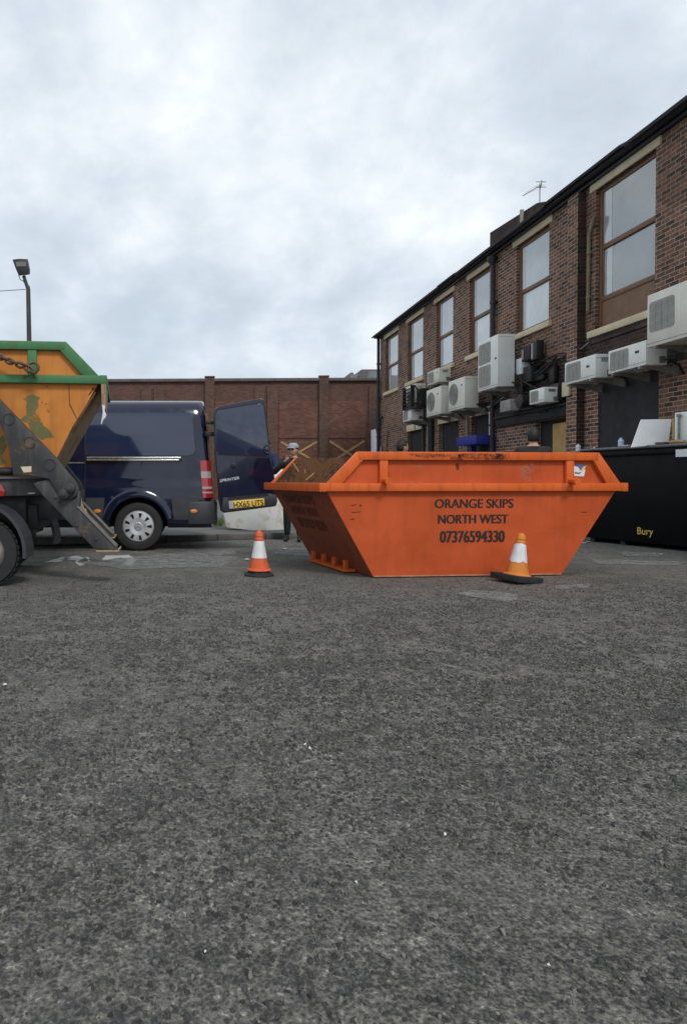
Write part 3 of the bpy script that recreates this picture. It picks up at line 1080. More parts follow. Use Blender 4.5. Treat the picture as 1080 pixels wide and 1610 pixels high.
def wheel(parent, c, r, wd, mrim='steel', rr=.6):
    t_ = MB()
    t_.lathe([(r * rr, 0), (r * .80, -.012), (r * .95, .005), (r, .04), (r, wd - .04), (r * .95, wd - .005), (r * rr, wd)], c + Vector((0, 0, 0)), 'y', 48)
    for k in range(36):
        a_ = 2 * math.pi * k / 36
        d_ = Vector((math.cos(a_), 0, math.sin(a_)))
        t_.obox(c + d_ * (r + .003) + Vector((0, -wd / 2, 0)), d_ * .005, Vector((0, wd * .46, 0)), d_.cross(Vector((0, 1, 0))) * r * .06)
    o = t_.build('wheel', M['tyre'], parent, world=True)
    h = MB()
    h.lathe([(r * rr, -.0), (r * rr * .95, .02), (r * rr * .7, .05), (r * .22, .055), (r * .2, .0), (.02, -.01)], c + Vector((0, -wd, 0)), 'y', 32)
    ho_ = h.build('rim', M[mrim], parent, world=True)
    ho_.parent = o
    return o


tc_ = gnd(-24, 923)
RW = .335
for dx in (0, -3.6):
    for yy in (tc_.y + .26, tc_.y + 1.75):
        wheel(lorry, Vector((tc_.x + dx - .14 * (yy - tc_.y - .26), yy, RW)), RW, .26)
for yy in (tc_.y - .02, tc_.y + 1.5):
    mg = MB()
    n = 16
    oo, ii = [], []
    cc = aty(-24, 872, LY)
    for i in range(n + 1):
        a_ = R(-6) + (math.pi + R(12)) * i / n
        # flattened quarter circle round the wheel
        rx = .455
        oo.append(Vector((cc.x + rx * math.cos(a_), yy, .335 + .50 * math.sin(a_))))
        ii.append(Vector((cc.x + (rx - .035) * math.cos(a_), yy, .335 + .465 * math.sin(a_))))
    for i in range(n):
        mg.prism([oo[i], oo[i + 1], ii[i + 1], ii[i]], (0, .34, 0))
    mg.build('mudguard', M['trim'], lorry, world=True, angle=50)
cb = MB()
cbp = [(x + LX + 2.4, z) for x, z in ((-10.35, .5), (-10.45, .9), (-10.3, 1.35), (-9.95, 2.35), (-9.6, 2.55), (-8.65, 2.55), (-8.55, 2.4), (-8.5, .5))]
cb.prism([(x, LY + .1, z) for x, z in cbp], (0, 1.9, 0))
cb.build('cab', M['green'], lorry, world=True, bevel=.06)
for yy in (LY + .085, LY + 2.0):
    cw = MB()
    cw.prism([(x + LX + 2.4, yy, z) for x, z in ((-10.05, 1.5), (-9.78, 2.3), (-8.95, 2.3), (-8.95, 1.5))], (0, .02, 0))
    cw.build('cab_window', M['vanglass'], lorry, world=True)
cw = MB()
cw.prism([(x + LX + 2.4, LY + .3, z) for x, z in ((-10.32, 1.5), (-10.03, 2.32), (-10.01, 2.31), (-10.30, 1.49))], (0, 1.5, 0))
cw.build('windscreen', M['vanglass'], lorry, world=True)

SY = 6.98
xr, xb = aty(167, 594, SY).x, aty(72, 745, SY).x
zm2 = aty(100, 595.5, SY - .06).z
zt2 = aty(60, 536, SY - .06).z
L2 = 1.95
RA = R(5)
a2, b2 = Vector((math.cos(RA), math.sin(RA), 0)), Vector((-math.sin(RA), math.cos(RA), 0))
P2o = Vector((xb, SY + .03, 0)) - a2 * L2


def P2(s, t, z):
    return P2o + a2 * s + b2 * t + Vector((0, 0, z))


skip2 = thing('skip', 'amber skip with green painted rails loaded on the back of the skip lorry', 'skip', (xb - L2 / 2, SY + .8, 1.09))
s2t = aty(101, 536, SY - .06).x - P2o.x
e2 = xr - xb - .07
make_skip(skip2, P2, L2, 1.5, e2, e2, 1.09, zm2, zt2, L2 - s2t, s2t, [aty(53, 570, SY).x - P2o.x, L2 - (aty(53, 570, SY).x - P2o.x)], M['amber'], M['green'], M['endsteel'])
g2 = MB()
gp = [(105, 710), (128, 696), (150, 690), (185, 705), (172, 720), (178, 742), (160, 770), (185, 800), (200, 832), (225, 850), (247, 884), (222, 884), (190, 895), (172, 880), (142, 860), (130, 822), (92, 805), (122, 780), (120, 745), (126, 722)]
gp = [(x / 2.875, 380 + y / 2.875) for x, y in gp]
f2 = frame(P2(0, 0, 1.09), a2, P2(0, -.03, zm2) - P2(0, 0, 1.09))
g2o = patch_on(f2, gp, M['oldgreen'], skip2, 'worn_paint_patch', .003)
gp2 = [(-4, 690), (6, 684), (12, 700), (4, 716), (10, 728), (-4, 734)]
patch_on(f2, gp2, M['oldgreen'], skip2, 'worn_paint_patch', .003)
# rusty cracks
for pts in ([(108.5, 604), (109.5, 604), (110.5, 634), (122, 658), (121, 659), (109.5, 636)], [(145, 609), (150, 610), (148, 613), (140, 622), (139, 621), (145, 613)], [(150, 616), (152, 617), (118, 672), (95, 714), (94, 712), (116, 668)]):
    patch_on(f2, pts, M['rust'], skip2, 'rust_crack', .003)
# end lip hanging under the rim, and a rag caught on it
el = MB()
el.prism([(xr - .05, SY + .0, zm2 - .045), (xr + .005, SY + .0, zm2 - .045), (xr - .005, SY + .0, zm2 - .30), (xr - .045, SY + .0, zm2 - .27)], b2 * .6)
el.build('end_lip', M['endsteel'], skip2, world=True)
rg = MB()
pts = [(161, 636), (166, 638), (165, 646), (168, 652), (166, 657), (163, 660), (160, 668), (159, 666), (161, 655), (162, 648)]
imgpoly(rg, pts, SY - .03, .012)
tag(rg.build('white_rag', M['paper'], bevel=.003), 'white torn rag hanging from the end of the amber skip', 'rag')
# chain from the lug up to the arm tip
chn = MB()
p0, p1 = aty(46, 578, SY - .16), aty(-60, 540, SY - .2)
dirc = (p1 - p0).normalized()
k = 0
tpos = 0.0
while tpos < (p1 - p0).length:
    c = p0 + dirc * tpos + Vector((random.uniform(-.006, .006), random.uniform(-.01, .01), random.uniform(-.012, .012)))
    q = Vector((0, 1, 0)) if k % 2 else dirc.cross(Vector((0, 1, 0)))
    chn.tube([c + dirc * .044 * math.cos(i * math.pi / 5) + q * .027 * math.sin(i * math.pi / 5) for i in range(10)], .012, 6, closed=True)
    tpos += .052
    k += 1
hk = aty(53, 578, SY - .16)
chn.tube([hk + Vector((.052 * math.cos(i * math.pi / 8), 0, .052 * math.sin(i * math.pi / 8))) for i in range(16)], .015, 8, closed=True)
tag(chn.build('lifting_chain', M['chain']), 'rusty lifting chain hooked on the amber skip', 'chain')
ych = MB()
for i in range(7):
    c = aty(134 + i * .9, 803 + i * 2.4, LY + .45)
    q = Vector((0, 1, 0)) if i % 2 else Vector((1, 0, .3)).normalized()
    ych.tube([c + Vector((0, 0, .02)) * math.cos(j * math.pi / 4) + q * .013 * math.sin(j * math.pi / 4) for j in range(8)], .006, 5, closed=True)
tag(ych.build('lifting_chain', M['yellow']), 'short yellow chain hanging between the lorry stabiliser legs', 'chain')

# ------------------------------------------------------------------ van
van = thing('van', 'navy blue panel van with its rear door swung open behind the skips', 'van', (gnd(218, 866).x - 1.5, 11.0, 0))
VN, VW = 10.0, 1.96
VO = gnd(218, 866).x + 3.075     # van offset along its length
prof = [(.34, .16), (.36, .06), (.42, .02), (.50, 0.0), (.80, .0), (.93, .004), (.985, .008), (1.03, .034), (1.10, .040), (1.34, .046), (1.42, .052), (1.75, .085), (2.02, .125), (2.09, .150), (2.15, .20), (2.19, .27), (2.22, .40), (2.235, .70)]


def section(x, zs=1.0, ws=0.0, rake=0.0, ztop=2.235):
    pts = []
    for z, i in prof:
        zz = z if z <= 2.05 else z + (z - 2.05) * .075 / .15 if z < 2.2 else z + .075
        zz += (ztop - 2.235) * max(0, min(1, (z - .5) / 1.7))
        pts.append((x + VO + rake * max(0, zz - .55), VN + i + ws, zz))
    back = [(p[0], 2 * VN + VW - p[1], p[2]) for p in pts[::-1]]
    return pts + back


secs = [section(-1.955, rake=-.075, ws=.10), section(-1.975, rake=-.085, ws=.035), section(-2.03, rake=-.09, ws=.008), section(-2.12, rake=-.08), section(-2.4), section(-2.8), section(-3.3), section(-3.85), section(-4.6), section(-5.4), section(-5.75, ztop=2.20),
        section(-6.0, ztop=2.02, ws=.01), section(-6.35, ztop=1.72, ws=.03), section(-6.65, ztop=1.38, ws=.05), section(-7.15, ztop=1.18, ws=.09), section(-7.4, ztop=.98, ws=.2)]
vb = MB()
n = len(secs[0])
vs = [p for s in secs for p in s]
fs = []
for i in range(len(secs) - 1):
    for j in range(n):
        fs.append((i * n + j, i * n + (j + 1) % n, (i + 1) * n + (j + 1) % n, (i + 1) * n + j))
fs += [tuple(range(n)), tuple(range((len(secs) - 1) * n, len(secs) * n))[::-1]]
vb.add(vs, fs, 0)
vbo = vb.build('body', [M['vanblue'], M['dark']], van, world=True, angle=38)
WX, WZ, WR = gnd(218, 866).x, .368, .368
for wx in (WX, WX - 3.55):
    cut = MB()
    cut.lathe([(.445, -.02), (.445, .45)], (0, 0, 0), 'y', 48)
    cut.v = [p + Vector((wx, VN + .4, WZ)) for p in cut.v]
    co = cut.build('cut', [M['dark']], van, world=True, smooth=False)
    md = vbo.modifiers.new('b', 'BOOLEAN')
    md.operation = 'DIFFERENCE'
    md.object = co
    md.solver = 'EXACT'
    md.material_mode = 'TRANSFER'
    me = mesh_from(vbo)
    vbo.modifiers.clear()
    vbo.data = me
    bpy.data.objects.remove(co)
vbo.data.name = 'body'
vbo.data.shade_smooth()
vbo.data.set_sharp_from_angle(angle=R(38))


def side_y(z):
    for (z0, i0), (z1, i1) in zip(prof, prof[1:]):
        if z0 <= z <= z1:
            return VN + i0 + (i1 - i0) * (z - z0) / (z1 - z0)
    return VN


def side_patch(name, pts, mat, proud=.006, parent=van, thick=.004, nz=10):
    """a sheet that follows the van side; pts are (x, z) outline, convex"""
    m = MB()
    zs = sorted(set([p[1] for p in pts]))
    zlo, zhi = zs[0], zs[-1]
    rows = []
    N_ = nz
    for k_ in range(N_ + 1):
        z = zlo + (zhi - zlo) * k_ / N_
        xs = []
        for (xa, za), (xb_, zb) in zip(pts, pts[1:] + pts[:1]):
            if min(za, zb) - 1e-9 <= z <= max(za, zb) + 1e-9:
                if abs(za - zb) < 1e-9:
                    xs += [xa, xb_]
                else:
                    xs.append(xa + (xb_ - xa) * (z - za) / (zb - za))
        rows.append((min(xs), max(xs), z))
    vs, fs = [], []
    for xa, xb_, z in rows:
        y = side_y(z) - proud
        vs += [(xa, y, z), (xb_, y, z), (xa, y + proud + .01, z), (xb_, y + proud + .01, z)]
    for k_ in range(N_):
        a_ = k_ * 4
        fs += [(a_, a_ + 1, a_ + 5, a_ + 4), (a_, a_ + 4, a_ + 6, a_ + 2), (a_ + 1, a_ + 3, a_ + 7, a_ + 5)]
    fs += [(0, 2, 3, 1), (N_ * 4, N_ * 4 + 1, N_ * 4 + 3, N_ * 4 + 2)]
    m.add(vs, fs)
    return m.build(name, mat, parent, world=True, angle=50)


def rounded(x0, x1, z0, z1, r, n=5):
    pts = []
    for cx, cz, a0 in ((x1 - r, z1 - r, 0), (x0 + r, z1 - r, 90), (x0 + r, z0 + r, 180), (x1 - r, z0 + r, 270)):
        for i in range(n + 1):
            a_ = R(a0 + 90 * i / n)
            pts.append((cx + r * math.cos(a_), cz + r * math.sin(a_)))
    return pts


vx = lambda px: aty(px, 756, VN).x
vz = lambda py: aty(300, py, VN).z
# window-shaped upper panel, its dark surround line first
px0, px1, pz0, pz1 = vx(134.5), vx(308), vz(716), vz(645.5)
rr = rounded(px0, px1, pz0, pz1, .10)
rr = [(x - (.06 * (z - pz0) / (pz1 - pz0) if x > (px0 + px1) / 2 else 0), z) for x, z in rr]
side_patch('panel_groove', [(x + (.018 if x > (px0 + px1) / 2 else -.018) * 1, z + (.016 if z > (pz0 + pz1) / 2 else -.010)) for x, z in rr], M['black'], .003, nz=24)
side_patch('side_panel', rr, M['vanglass'], .007, nz=24)
for pxs in (134, 20):
    side_patch('door_seam', [(vx(pxs) - .006, .45), (vx(pxs) + .006, .45), (vx(pxs) + .006, 2.05), (vx(pxs) - .006, 2.05)], M['dark'], .0025, nz=24)
rail = MB()
zr = vz(721)
rail.box(vx(137), vx(284.5), VN - .004, VN + .06, zr - .003, zr + .026)
rail.box(vx(137), vx(282), VN - .002, VN + .06, zr - .034, zr - .012)
rail.build('door_rail', M['chrome'], van, world=True, bevel=.004)
rb = MB()
rb.box(vx(137), vx(286), VN + .012, VN + .07, zr - .036, zr + .030)
rb.build('rail_slot', M['black'], van, world=True)
rl = MB()
rl.box(vx(106), vx(133), VN + .035, VN + .06, vz(728.5), vz(726.5))
rl.build('waist_strip', M['steel'], van, world=True)
# lower cladding and bumper
side_patch('cladding', [(WX + .53, .47), (vx(313), .47), (vx(313), .80), (WX + .50, .80)], M['trim'], .014, nz=6)
side_patch('cladding', [(vx(135), .47), (WX - .53, .47), (WX - .50, .80), (vx(135), .80)], M['trim'], .014, nz=6)
side_patch('cladding', [(VO - 6.2, .47), (vx(132), .47), (vx(132), .80), (VO - 6.2, .80)], M['trim'], .014, nz=6)
bp = MB()
bpr = [(-2.33, VN - .02), (-2.05, VN - .018), (-1.94, VN + .03), (-1.885, VN + .14), (-1.875, VN + .98), (-1.885, VN + 1.82), (-1.94, VN + 1.93), (-2.05, VN + 1.978), (-2.33, VN + 1.98)]
bb = [(x + VO, y, .40) for x, y in bpr]
bp.prism(bb, (0, 0, .345))
bpo = bp.build('rear_bumper', M['trim'], van, world=True, bevel=.02)
for px_ in (305, 154):
    lp = MB()
    lp.lathe([(.055, 0), (.05, .012), (.03, .016)], (0, 0, 0), 'y', 20)
    c = aty(px_, 803.5, VN)
    lp.v = [Vector((p.x, p.y, p.z * .55)) + Vector((c.x, VN - .012, c.z)) for p in lp.v]
    lp.build('side_marker', M['amberlens'], van, world=True)
dl = MB()
dl.lathe([(.03, 0), (.028, .01)], Vector((vx(311), VN + .04, vz(733))), 'y', 14)
dl.build('fuel_cap', M['vanblue'], van, world=True)
# wheel arch lips
for wx in (WX, WX - 3.55):
    ar = MB()
    n = 28
    ring = []
    for i in range(n + 1):
        a_ = R(14) + R(152) * i / n
        cs, sn = math.cos(a_), math.sin(a_)
        ring.append([Vector((wx + r_ * cs, VN - pr_, WZ + r_ * sn)) for r_, pr_ in ((.438, -.03), (.441, .028), (.468, .034), (.545, .022), (.582, -.02))])
    for i in range(n):
        for j in range(4):
            ar.add([ring[i][j], ring[i + 1][j], ring[i + 1][j + 1], ring[i][j + 1]], [(0, 1, 2, 3)])
    ar.build('wheel_arch', M['vanblue'], van, world=True, angle=60)
# tail lamp wrapped round the near rear corner
tl = MB()
zz = [vz(783), vz(776), vz(773), vz(769), vz(765), vz(752), vz(741), vz(724)]
mats = [0, 1, 0, 1, 0, 1, 0]
for k in range(7):
    z0, z1 = zz[k] + .003, zz[k + 1]
    def ring_(z):
        o_ = -.082 * max(0, z - .55)
        i_ = side_y(z) - VN
        return [Vector((x + VO + o_, y + i_ * .9, z)) for x, y in ((-2.085, VN - .012), (-2.0, VN - .010), (-1.94, VN + .03), (-1.915, VN + .13), (-1.95, VN + .13), (-2.085, VN + .06))]
    a_, b_ = ring_(z0), ring_(z1)
    nn = len(a_)
    tl.add(a_ + b_, [(i, (i + 1) % nn, nn + (i + 1) % nn, nn + i) for i in range(nn)] + [tuple(range(nn))[::-1], tuple(range(nn, 2 * nn))], mats[k])
tl.build('tail_lamp', [M['redlens'], M['clearlens']], van, world=True, angle=50)


# hub-capped wheels
def van_wheel(wx, y):
    t_ = MB()
    r = WR
    c = Vector((wx, y, WZ))
    t_.lathe([(r * .66, 0), (r * .70, .014), (r * .86, .018), (r * .95, .006), (r, -.03), (r, -.19), (r * .95, -.22), (r * .66, -.22)], c, 'y', 56)
    o = t_.build('wheel', M['tyre'], van, world=True)
    d = MB()
    d.lathe([(r * .665, -.02), (r * .64, -.03), (.02, -.03)], c, 'y', 32)
    do = d.build('brake_disc', M['dark'], van, world=True)
    do.parent = o
    h = MB()
    R1 = .208
    HS = 1.07
    def ann(r0, r1, y0, y1, n=40):
        for i in range(n):
            a0, a1 = 2 * math.pi * i / n, 2 * math.pi * (i + 1) / n
            p_ = [c + Vector((HS * rad * math.cos(a), yy_, HS * rad * math.sin(a))) for rad, a, yy_ in ((r0, a0, y0), (r0, a1, y0), (r1, a1, y1), (r1, a0, y1))]
            h.add(p_, [(0, 1, 2, 3)])
    ann(.0, .055, -.034, -.030)
    ann(.055, .062, -.030, -.022)
    ann(.062, .125, -.022, -.030)
    ann(.192, .208, -.026, -.022)
    ann(.208, .226, -.022, .004)
    for k in range(9):
        a_ = 2 * math.pi * (k + .5) / 9
        u_ = Vector((math.cos(a_), 0, math.sin(a_)))
        v_ = Vector((-math.sin(a_), 0, math.cos(a_)))
        w0, w1 = .034, .046
        q0, q1 = c + u_ * .118 * HS + Vector((0, -.030, 0)), c + u_ * .197 * HS + Vector((0, -.026, 0))
        vs_ = [q0 - v_ * w0, q0 + v_ * w0, q1 + v_ * w1, q1 - v_ * w1]
        h.prism(vs_, (0, .012, 0))
        for sg in (-.5, .5):
            pass
    ho_ = h.build('hubcap', M['alloy'], van, world=True, angle=25)
    ho_.parent = o
    s = MB()
    s.tube([c + Vector((.045 * math.cos(i * math.pi / 12), -.037, .045 * math.sin(i * math.pi / 12))) for i in range(24)], .004, 6, closed=True)
    for k in range(3):
        a_ = R(90 + 120 * k)
        tip = c + Vector((.044 * math.cos(a_), -.037, .044 * math.sin(a_)))
        cc_ = c + Vector((0, -.037, 0))
        nrm = Vector((-math.sin(a_), 0, math.cos(a_)))
        s.prism([cc_ - nrm * .008, cc_ + nrm * .008, tip], (0, -.004, 0))
    so_ = s.build('emblem', M['steel'], van, world=True)
    so_.parent = o
    return o


for wx in (WX, WX - 3.55):
    van_wheel(wx, VN + .03)
for wx in (WX, WX - 3.55):
    wheel(van, Vector((wx, VN + VW - .02, WZ)), WR, .2)
# rear end: dark opening with cream pillar lining, far door shut
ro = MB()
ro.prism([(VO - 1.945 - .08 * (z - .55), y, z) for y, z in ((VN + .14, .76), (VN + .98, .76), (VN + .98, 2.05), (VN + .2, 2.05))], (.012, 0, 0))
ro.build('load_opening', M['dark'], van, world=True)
pi = MB()
pi.prism([(VO - 1.945 - .08 * (z - .55), y, z) for y, z in ((VN + .10, .76), (VN + .16, .76), (VN + .24, 2.08), (VN + .17, 2.08))], (.03, 0, 0))
pi.build('pillar_lining', M['woodpanel'], van, world=True)
fd = MB()
fd.prism([(VO - 1.93 - .08 * (z - .55), y, z) for y, z in ((VN + .99, .70), (VN + 1.84, .70), (VN + 1.76, 2.1), (VN + .99, 2.1))], (.05, 0, 0))
fd.build('rear_door', M['vanblue'], van, world=True, bevel=.015)
# the open door, swung past square so its outside faces the yard
DY = 9.93
dpoly = [(336, 652), (338, 643), (345, 638.5), (404, 627.5), (412, 626), (415.5, 630), (420, 662), (424, 700), (431, 745), (436.5, 788), (434, 796), (353, 806.5), (347, 803), (344, 786), (341, 745), (337.5, 700)]
dd = MB()
imgpoly(dd, dpoly, DY, .06)
door = dd.build('rear_door', M['vanblue'], van, world=True, bevel=.014, seg=3)
door['label'] = 'rear door standing open with the number plate on it'


def on_door(name, pts, mat, y0=.006, th=.006, bev=.002):
    q = MB()
    imgpoly(q, pts, DY - y0, th)
    o = q.build(name, mat, van, world=True, bevel=bev)
    o.parent = door
    return o


on_door('door_window_surround', [(337.6, 653), (341, 643.5), (411, 632), (415.8, 636), (424, 704), (422, 720), (343, 716), (337.5, 706)], M['black'], .003, .004, 0)
on_door('door_window', [(339, 654), (342.5, 645.5), (410.5, 634.3), (414.6, 637.5), (422.5, 704), (420.5, 718), (345, 714), (339.2, 705)], M['vanglass'], .008, .007)
on_door('door_trim', [(351, 782.5), (424, 776), (434.5, 778), (436, 790), (433, 795), (354, 805), (349, 800)], M['trim'], .010, .012)
on_door('plate_recess', [(357.5, 782), (421, 775.5), (422, 779), (358, 785.5)], M['black'], .016, .006, 0)
np_ = on_door('number_plate', [(360, 788), (415.4, 783.3), (416.2, 795), (360.8, 800.2)], M['plate'], .022, .008)
on_door('plate_band', [(360.4, 788.3), (366.5, 787.8), (367.2, 799.3), (361.2, 799.8)], M['plateblue'], .024, .002, 0)
DF = frame(aty(360, 788, DY - .023), aty(415.4, 783.3, DY - .023) - aty(360, 788, DY - .023), (0, 0, 1))
o = letters_on(DF, 'HX65 UTS', 367.5, 414.5, 787.2, 796.8, M['ink'], van, bold=.012)
o.parent = door
BF = frame(aty(345, 756, DY - .004), aty(376, 751, DY - .004) - aty(345, 756, DY - .004), (0, 0, 1))
o = letters_on(BF, 'SPRINTER', 345, 376.5, 751.5, 756, M['chrome'], van, bold=.01, depth=.004, shear=.25, name='badge_lettering')
o.parent = door
hd = MB()
hd.lathe([(.042, 0), (.042, .012), (.02, .016)], aty(367, 732, DY - .0), 'y', 20)
hd.obox(aty(367, 732, DY - .022), (.012, 0, 0), (0, .006, 0), (0, 0, .03))
o = hd.build('handle', M['black'], van, world=True, bevel=.003)
o.parent = door
hd = MB()
hc = aty(421, 706, DY - .012)
hd.tube([hc + Vector((.05 * math.cos(R(75 + 21 * i)), 0, .06 * math.sin(R(75 + 21 * i)))) for i in range(11)], .011, 8)
o = hd.build('grab_handle', M['black'], van, world=True)
o.parent = door
for (py0, py1) in ((661, 667), (678, 686), (784, 790)):
    hg = MB()
    hg.prism([aty(px, py, VN + .05) for px, py in ((323, py0), (340, py0 + 1), (340, py1), (323, py1))], (0, .05, 0))
    hg.build('hinge', M['black'], van, world=True, bevel=.006)

# ------------------------------------------------------------------ far brick wall of the works building
WL = Vector((-16.0, 34.6, 0))
WRt = Vector((19.0, 33.4, 0))
wd = (WRt - WL)
wl = wd.length
wd.normalize()
frot = math.atan2(wd.y, wd.x)
far = thing('factory_building', 'long red brick works building with yellow brick crosses across the end of the yard', 'building', WL[:], frot)
FI = XF[far.name].inverted()


def fw_(px, py, off=0.0):      # pixel -> local (x, z) on the far wall
    o_ = FI @ Vector((0, 0, CAMH))
    d_ = FI.to_3x3() @ ray(px, py)
    k_ = (-off - o_.y) / d_.y
    p_ = o_ + d_ * k_
    return p_.x, p_.z


zt = fw_(400, 600)[1]
zpan = fw_(450, 631)[1]
zmid = fw_(420, 689)[1]
m = MB()
m.box(0, wl, 0, 8, 0, zt)
m.build('wall', M['fardark'], far, uv=True, smooth=False)
cpg = MB()
cpg.box(-.1, wl + .1, -.14, .4, zt + .002, zt + .16)
cpg.build('coping', M['coping'], far, bevel=.02)
rf = MB()
rf.box(-.1, wl + .1, .402, 8, zt + .002, zt + .08)
rf.build('roof', M['slate'], far, smooth=False)
piers = [fw_(x, 650)[0] for x in (330, 508.5)]
bay = piers[1] - piers[0]
allp = [piers[0] + bay * k for k in range(-3, 4)]
for x in allp:
    if not 0.3 < x < wl - .3:
        continue
    q = MB()
    q.box(x - .24, x + .24, -.16, -.002, 0, zt + .20)
    q.box(x - .26, x + .26, -.19, .02, zt + .20, zt + .27)
    q.build('pilaster', M['farpier'], far, uv=True, smooth=False)
    # two slimmer strips beside each bay
    for dx0, dx1 in ((-bay * .605, -bay * .515), (-bay * .495, -bay * .40)):
        q = MB()
        xa, xb2 = x + dx0, x + dx1
        q.box(xa, xb2, -.07, -.002, 0, zt - .30)
        q.build('brick_strip', M['farpier'], far, uv=True, smooth=False)
    q = MB()
    q.box(x - bay * .39, x - .26, -.03, -.002, zmid, zpan)
    q.build('brick_panel', M['farbrick'], far, uv=True, smooth=False)
    q = MB()
    q.box(x - bay * .39, x - .26, -.032, -.002, .1, zmid - .12)
    q.build('brick_panel', M['farbrick'], far, uv=True, smooth=False)
    q = MB()
    q.box(x + .26, x + bay * .37, -.03, -.002, zmid, zpan)
    q.build('brick_panel', M['farbrick'], far, uv=True, smooth=False)
    q = MB()
    q.box(x + .26, x + bay * .37, -.032, -.002, .1, zmid - .12)
    q.build('brick_panel', M['farbrick'], far, uv=True, smooth=False)
crs = [((442, 695), (470, 711), (498, 695)), ((518, 694), (545, 711), (572, 693))]
for a_, c_, b_ in crs:
    q = MB()
    x0, z0 = fw_(*a_)
    x1, z1 = fw_(*b_)
    xc, zc = fw_(*c_)
    hw = (x1 - x0) / 2
    xm = (x0 + x1) / 2
    nst = 11
    for sx in (-1, 1):
        for sz in (-1, 1):
            for i in range(nst):
                fx = (i + .5) / nst
                px_, pz_ = xm + sx * hw * fx, zc + sz * ((z0 + z1) / 2 - zc) * fx
                if sz < 0 and pz_ < .3:
                    continue
                hh = abs((z0 + z1) / 2 - zc) / nst * .5 + .022
                q.box(px_ - hw / nst * .5 - .015, px_ + hw / nst * .5 + .015, -.046 - .0004 * i - .006 * (sx + 1) - .003 * (sz + 1), -.031, pz_ - hh, pz_ + hh)
    q.build('brick_cross', M['yellowbrick'], far, smooth=False)
for (xa, xb2, yt, d0) in ((541, 556, 585.5, 2.6), (558, 640, 580.5, 3.0)):
    q = MB()
    x0, _ = fw_(xa, 590, -d0)
    x1, _ = fw_(xb2, 590, -d0)
    _, zz_ = fw_((xa + xb2) / 2, yt, -d0)
    q.prism([(x0, d0, zt + .08), (x1, d0, zt + .08), (x1, d0, zz_), (x0 + .35, d0, zz_)], (0, 2.2, 0))
    q.build('roof_light', M['coping'], far, bevel=.03)
    q = MB()
    q.prism([(x0 + .55, d0 - .02, zt + .16), (x1 - .2, d0 - .02, zt + .16), (x1 - .2, d0 - .02, zz_ - .1), (x0 + .75, d0 - .02, zz_ - .1)], (0, .018, 0))
    q.build('roof_glazing', M['paneold'], far)

# ------------------------------------------------------------------ the brick building on the right
bld = thing('brick_building', 'two storey sooty brick building with tall brown sash windows along the yard', 'building', BO[:], BROT)
bld.scale = (BSX, 1, 1)
BLN, BDP, ZE = 26.5, 9.0, 7.42
wins = [(.80, 2.50), (3.75, 5.42), (6.72, 8.20), (9.47, 10.86), (12.42, 14.02), (15.86, 17.70), (19.6, 21.2), (22.6, 24.2)]
ZS, ZL = 4.85, 7.15
holes = [(a_, b_, (4.22 if i == 5 else ZS), ZL) for i, (a_, b_) in enumerate(wins)]
doors = [(3.75, 5.4, 0, 2.95), (7.02, 8.70, 0, 2.97), (9.65, 11.13, 0, 2.97), (13.45, 15.05, 0, 2.50), (15.99, 17.83, 0, 3.10)]
allh = holes + doors
xs = sorted(set([0, BLN] + [h[0] for h in allh] + [h[1] for h in allh]))
zs = sorted(set([0, ZE] + [h[2] for h in allh] + [h[3] for h in allh]))
wm = MB()
for xa, xb2 in zip(xs, xs[1:]):
    for za, zb in zip(zs, zs[1:]):
        cx_, cz_ = (xa + xb2) / 2, (za + zb) / 2
        if any(h[0] < cx_ < h[1] and h[2] < cz_ < h[3] for h in allh):
            continue
        wm.quad((xa, 0, za), (xb2, 0, za), (xb2, 0, zb), (xa, 0, zb))
DPT = .16
for x0, x1, z0, z1 in allh:
    wm.quad((x0, 0, z0), (x0, DPT, z0), (x0, DPT, z1), (x0, 0, z1))
    wm.quad((x1, 0, z0), (x1, 0, z1), (x1, DPT, z1), (x1, DPT, z0))
    wm.quad((x0, 0, z1), (x0, DPT, z1), (x1, DPT, z1), (x1, 0, z1))
    if z0 > 0:
        wm.quad((x0, 0, z0), (x1, 0, z0), (x1, DPT, z0), (x0, DPT, z0))
wm.quad((0, 0, 0), (0, 0, ZE), (0, BDP, ZE), (0, BDP, 0))
wm.quad((BLN, 0, 0), (BLN, BDP, 0), (BLN, BDP, ZE), (BLN, 0, ZE))
wm.quad((0, BDP, 0), (0, BDP, ZE), (BLN, BDP, ZE), (BLN, BDP, 0))
wall_o = wm.build('wall', M['brick'], bld, uv=True, smooth=False)
# roof with gables
RP = ZE + BDP / 2 * math.tan(R(26))
rfm = MB()
rfm.prism([(-.25, -.30, ZE + .05), (-.25, BDP / 2, RP + .12), (-.25, BDP + .3, ZE + .05), (-.25, BDP + .3, ZE + .0), (-.25, BDP / 2, RP + .05), (-.25, -.30, ZE + .0)], (BLN + .5, 0, 0))
rfo = rfm.build('roof', M['slate'], bld, smooth=False)
gb = MB()
for x in (0, BLN - .02):
    gb.prism([(x, 0, ZE), (x, BDP, ZE), (x, BDP / 2, RP)], (.02, 0, 0))
gb.build('gable', M['brick'], bld, uv=True, smooth=False)
gt = MB()
gt.box(-.2, BLN + .2, -.10, -.004, ZE - .11, ZE + .045)
gt.build('fascia', M['gutter'], bld, bevel=.01)
gt = MB()
n = 9
pf = [(-.10 - .075 + .075 * math.cos(R(180 + 180 * i / (n - 1))) - .003, ZE + .02 + .075 * math.sin(R(180 + 180 * i / (n - 1)))) for i in range(n)]
pf += [(-.112, ZE + .03), (-.25, ZE + .03)]
gt.prism([(-.22, y, z) for y, z in pf], (BLN + .44, 0, 0))
gt.build('gutter', M['gutter'], bld)
te = MB()
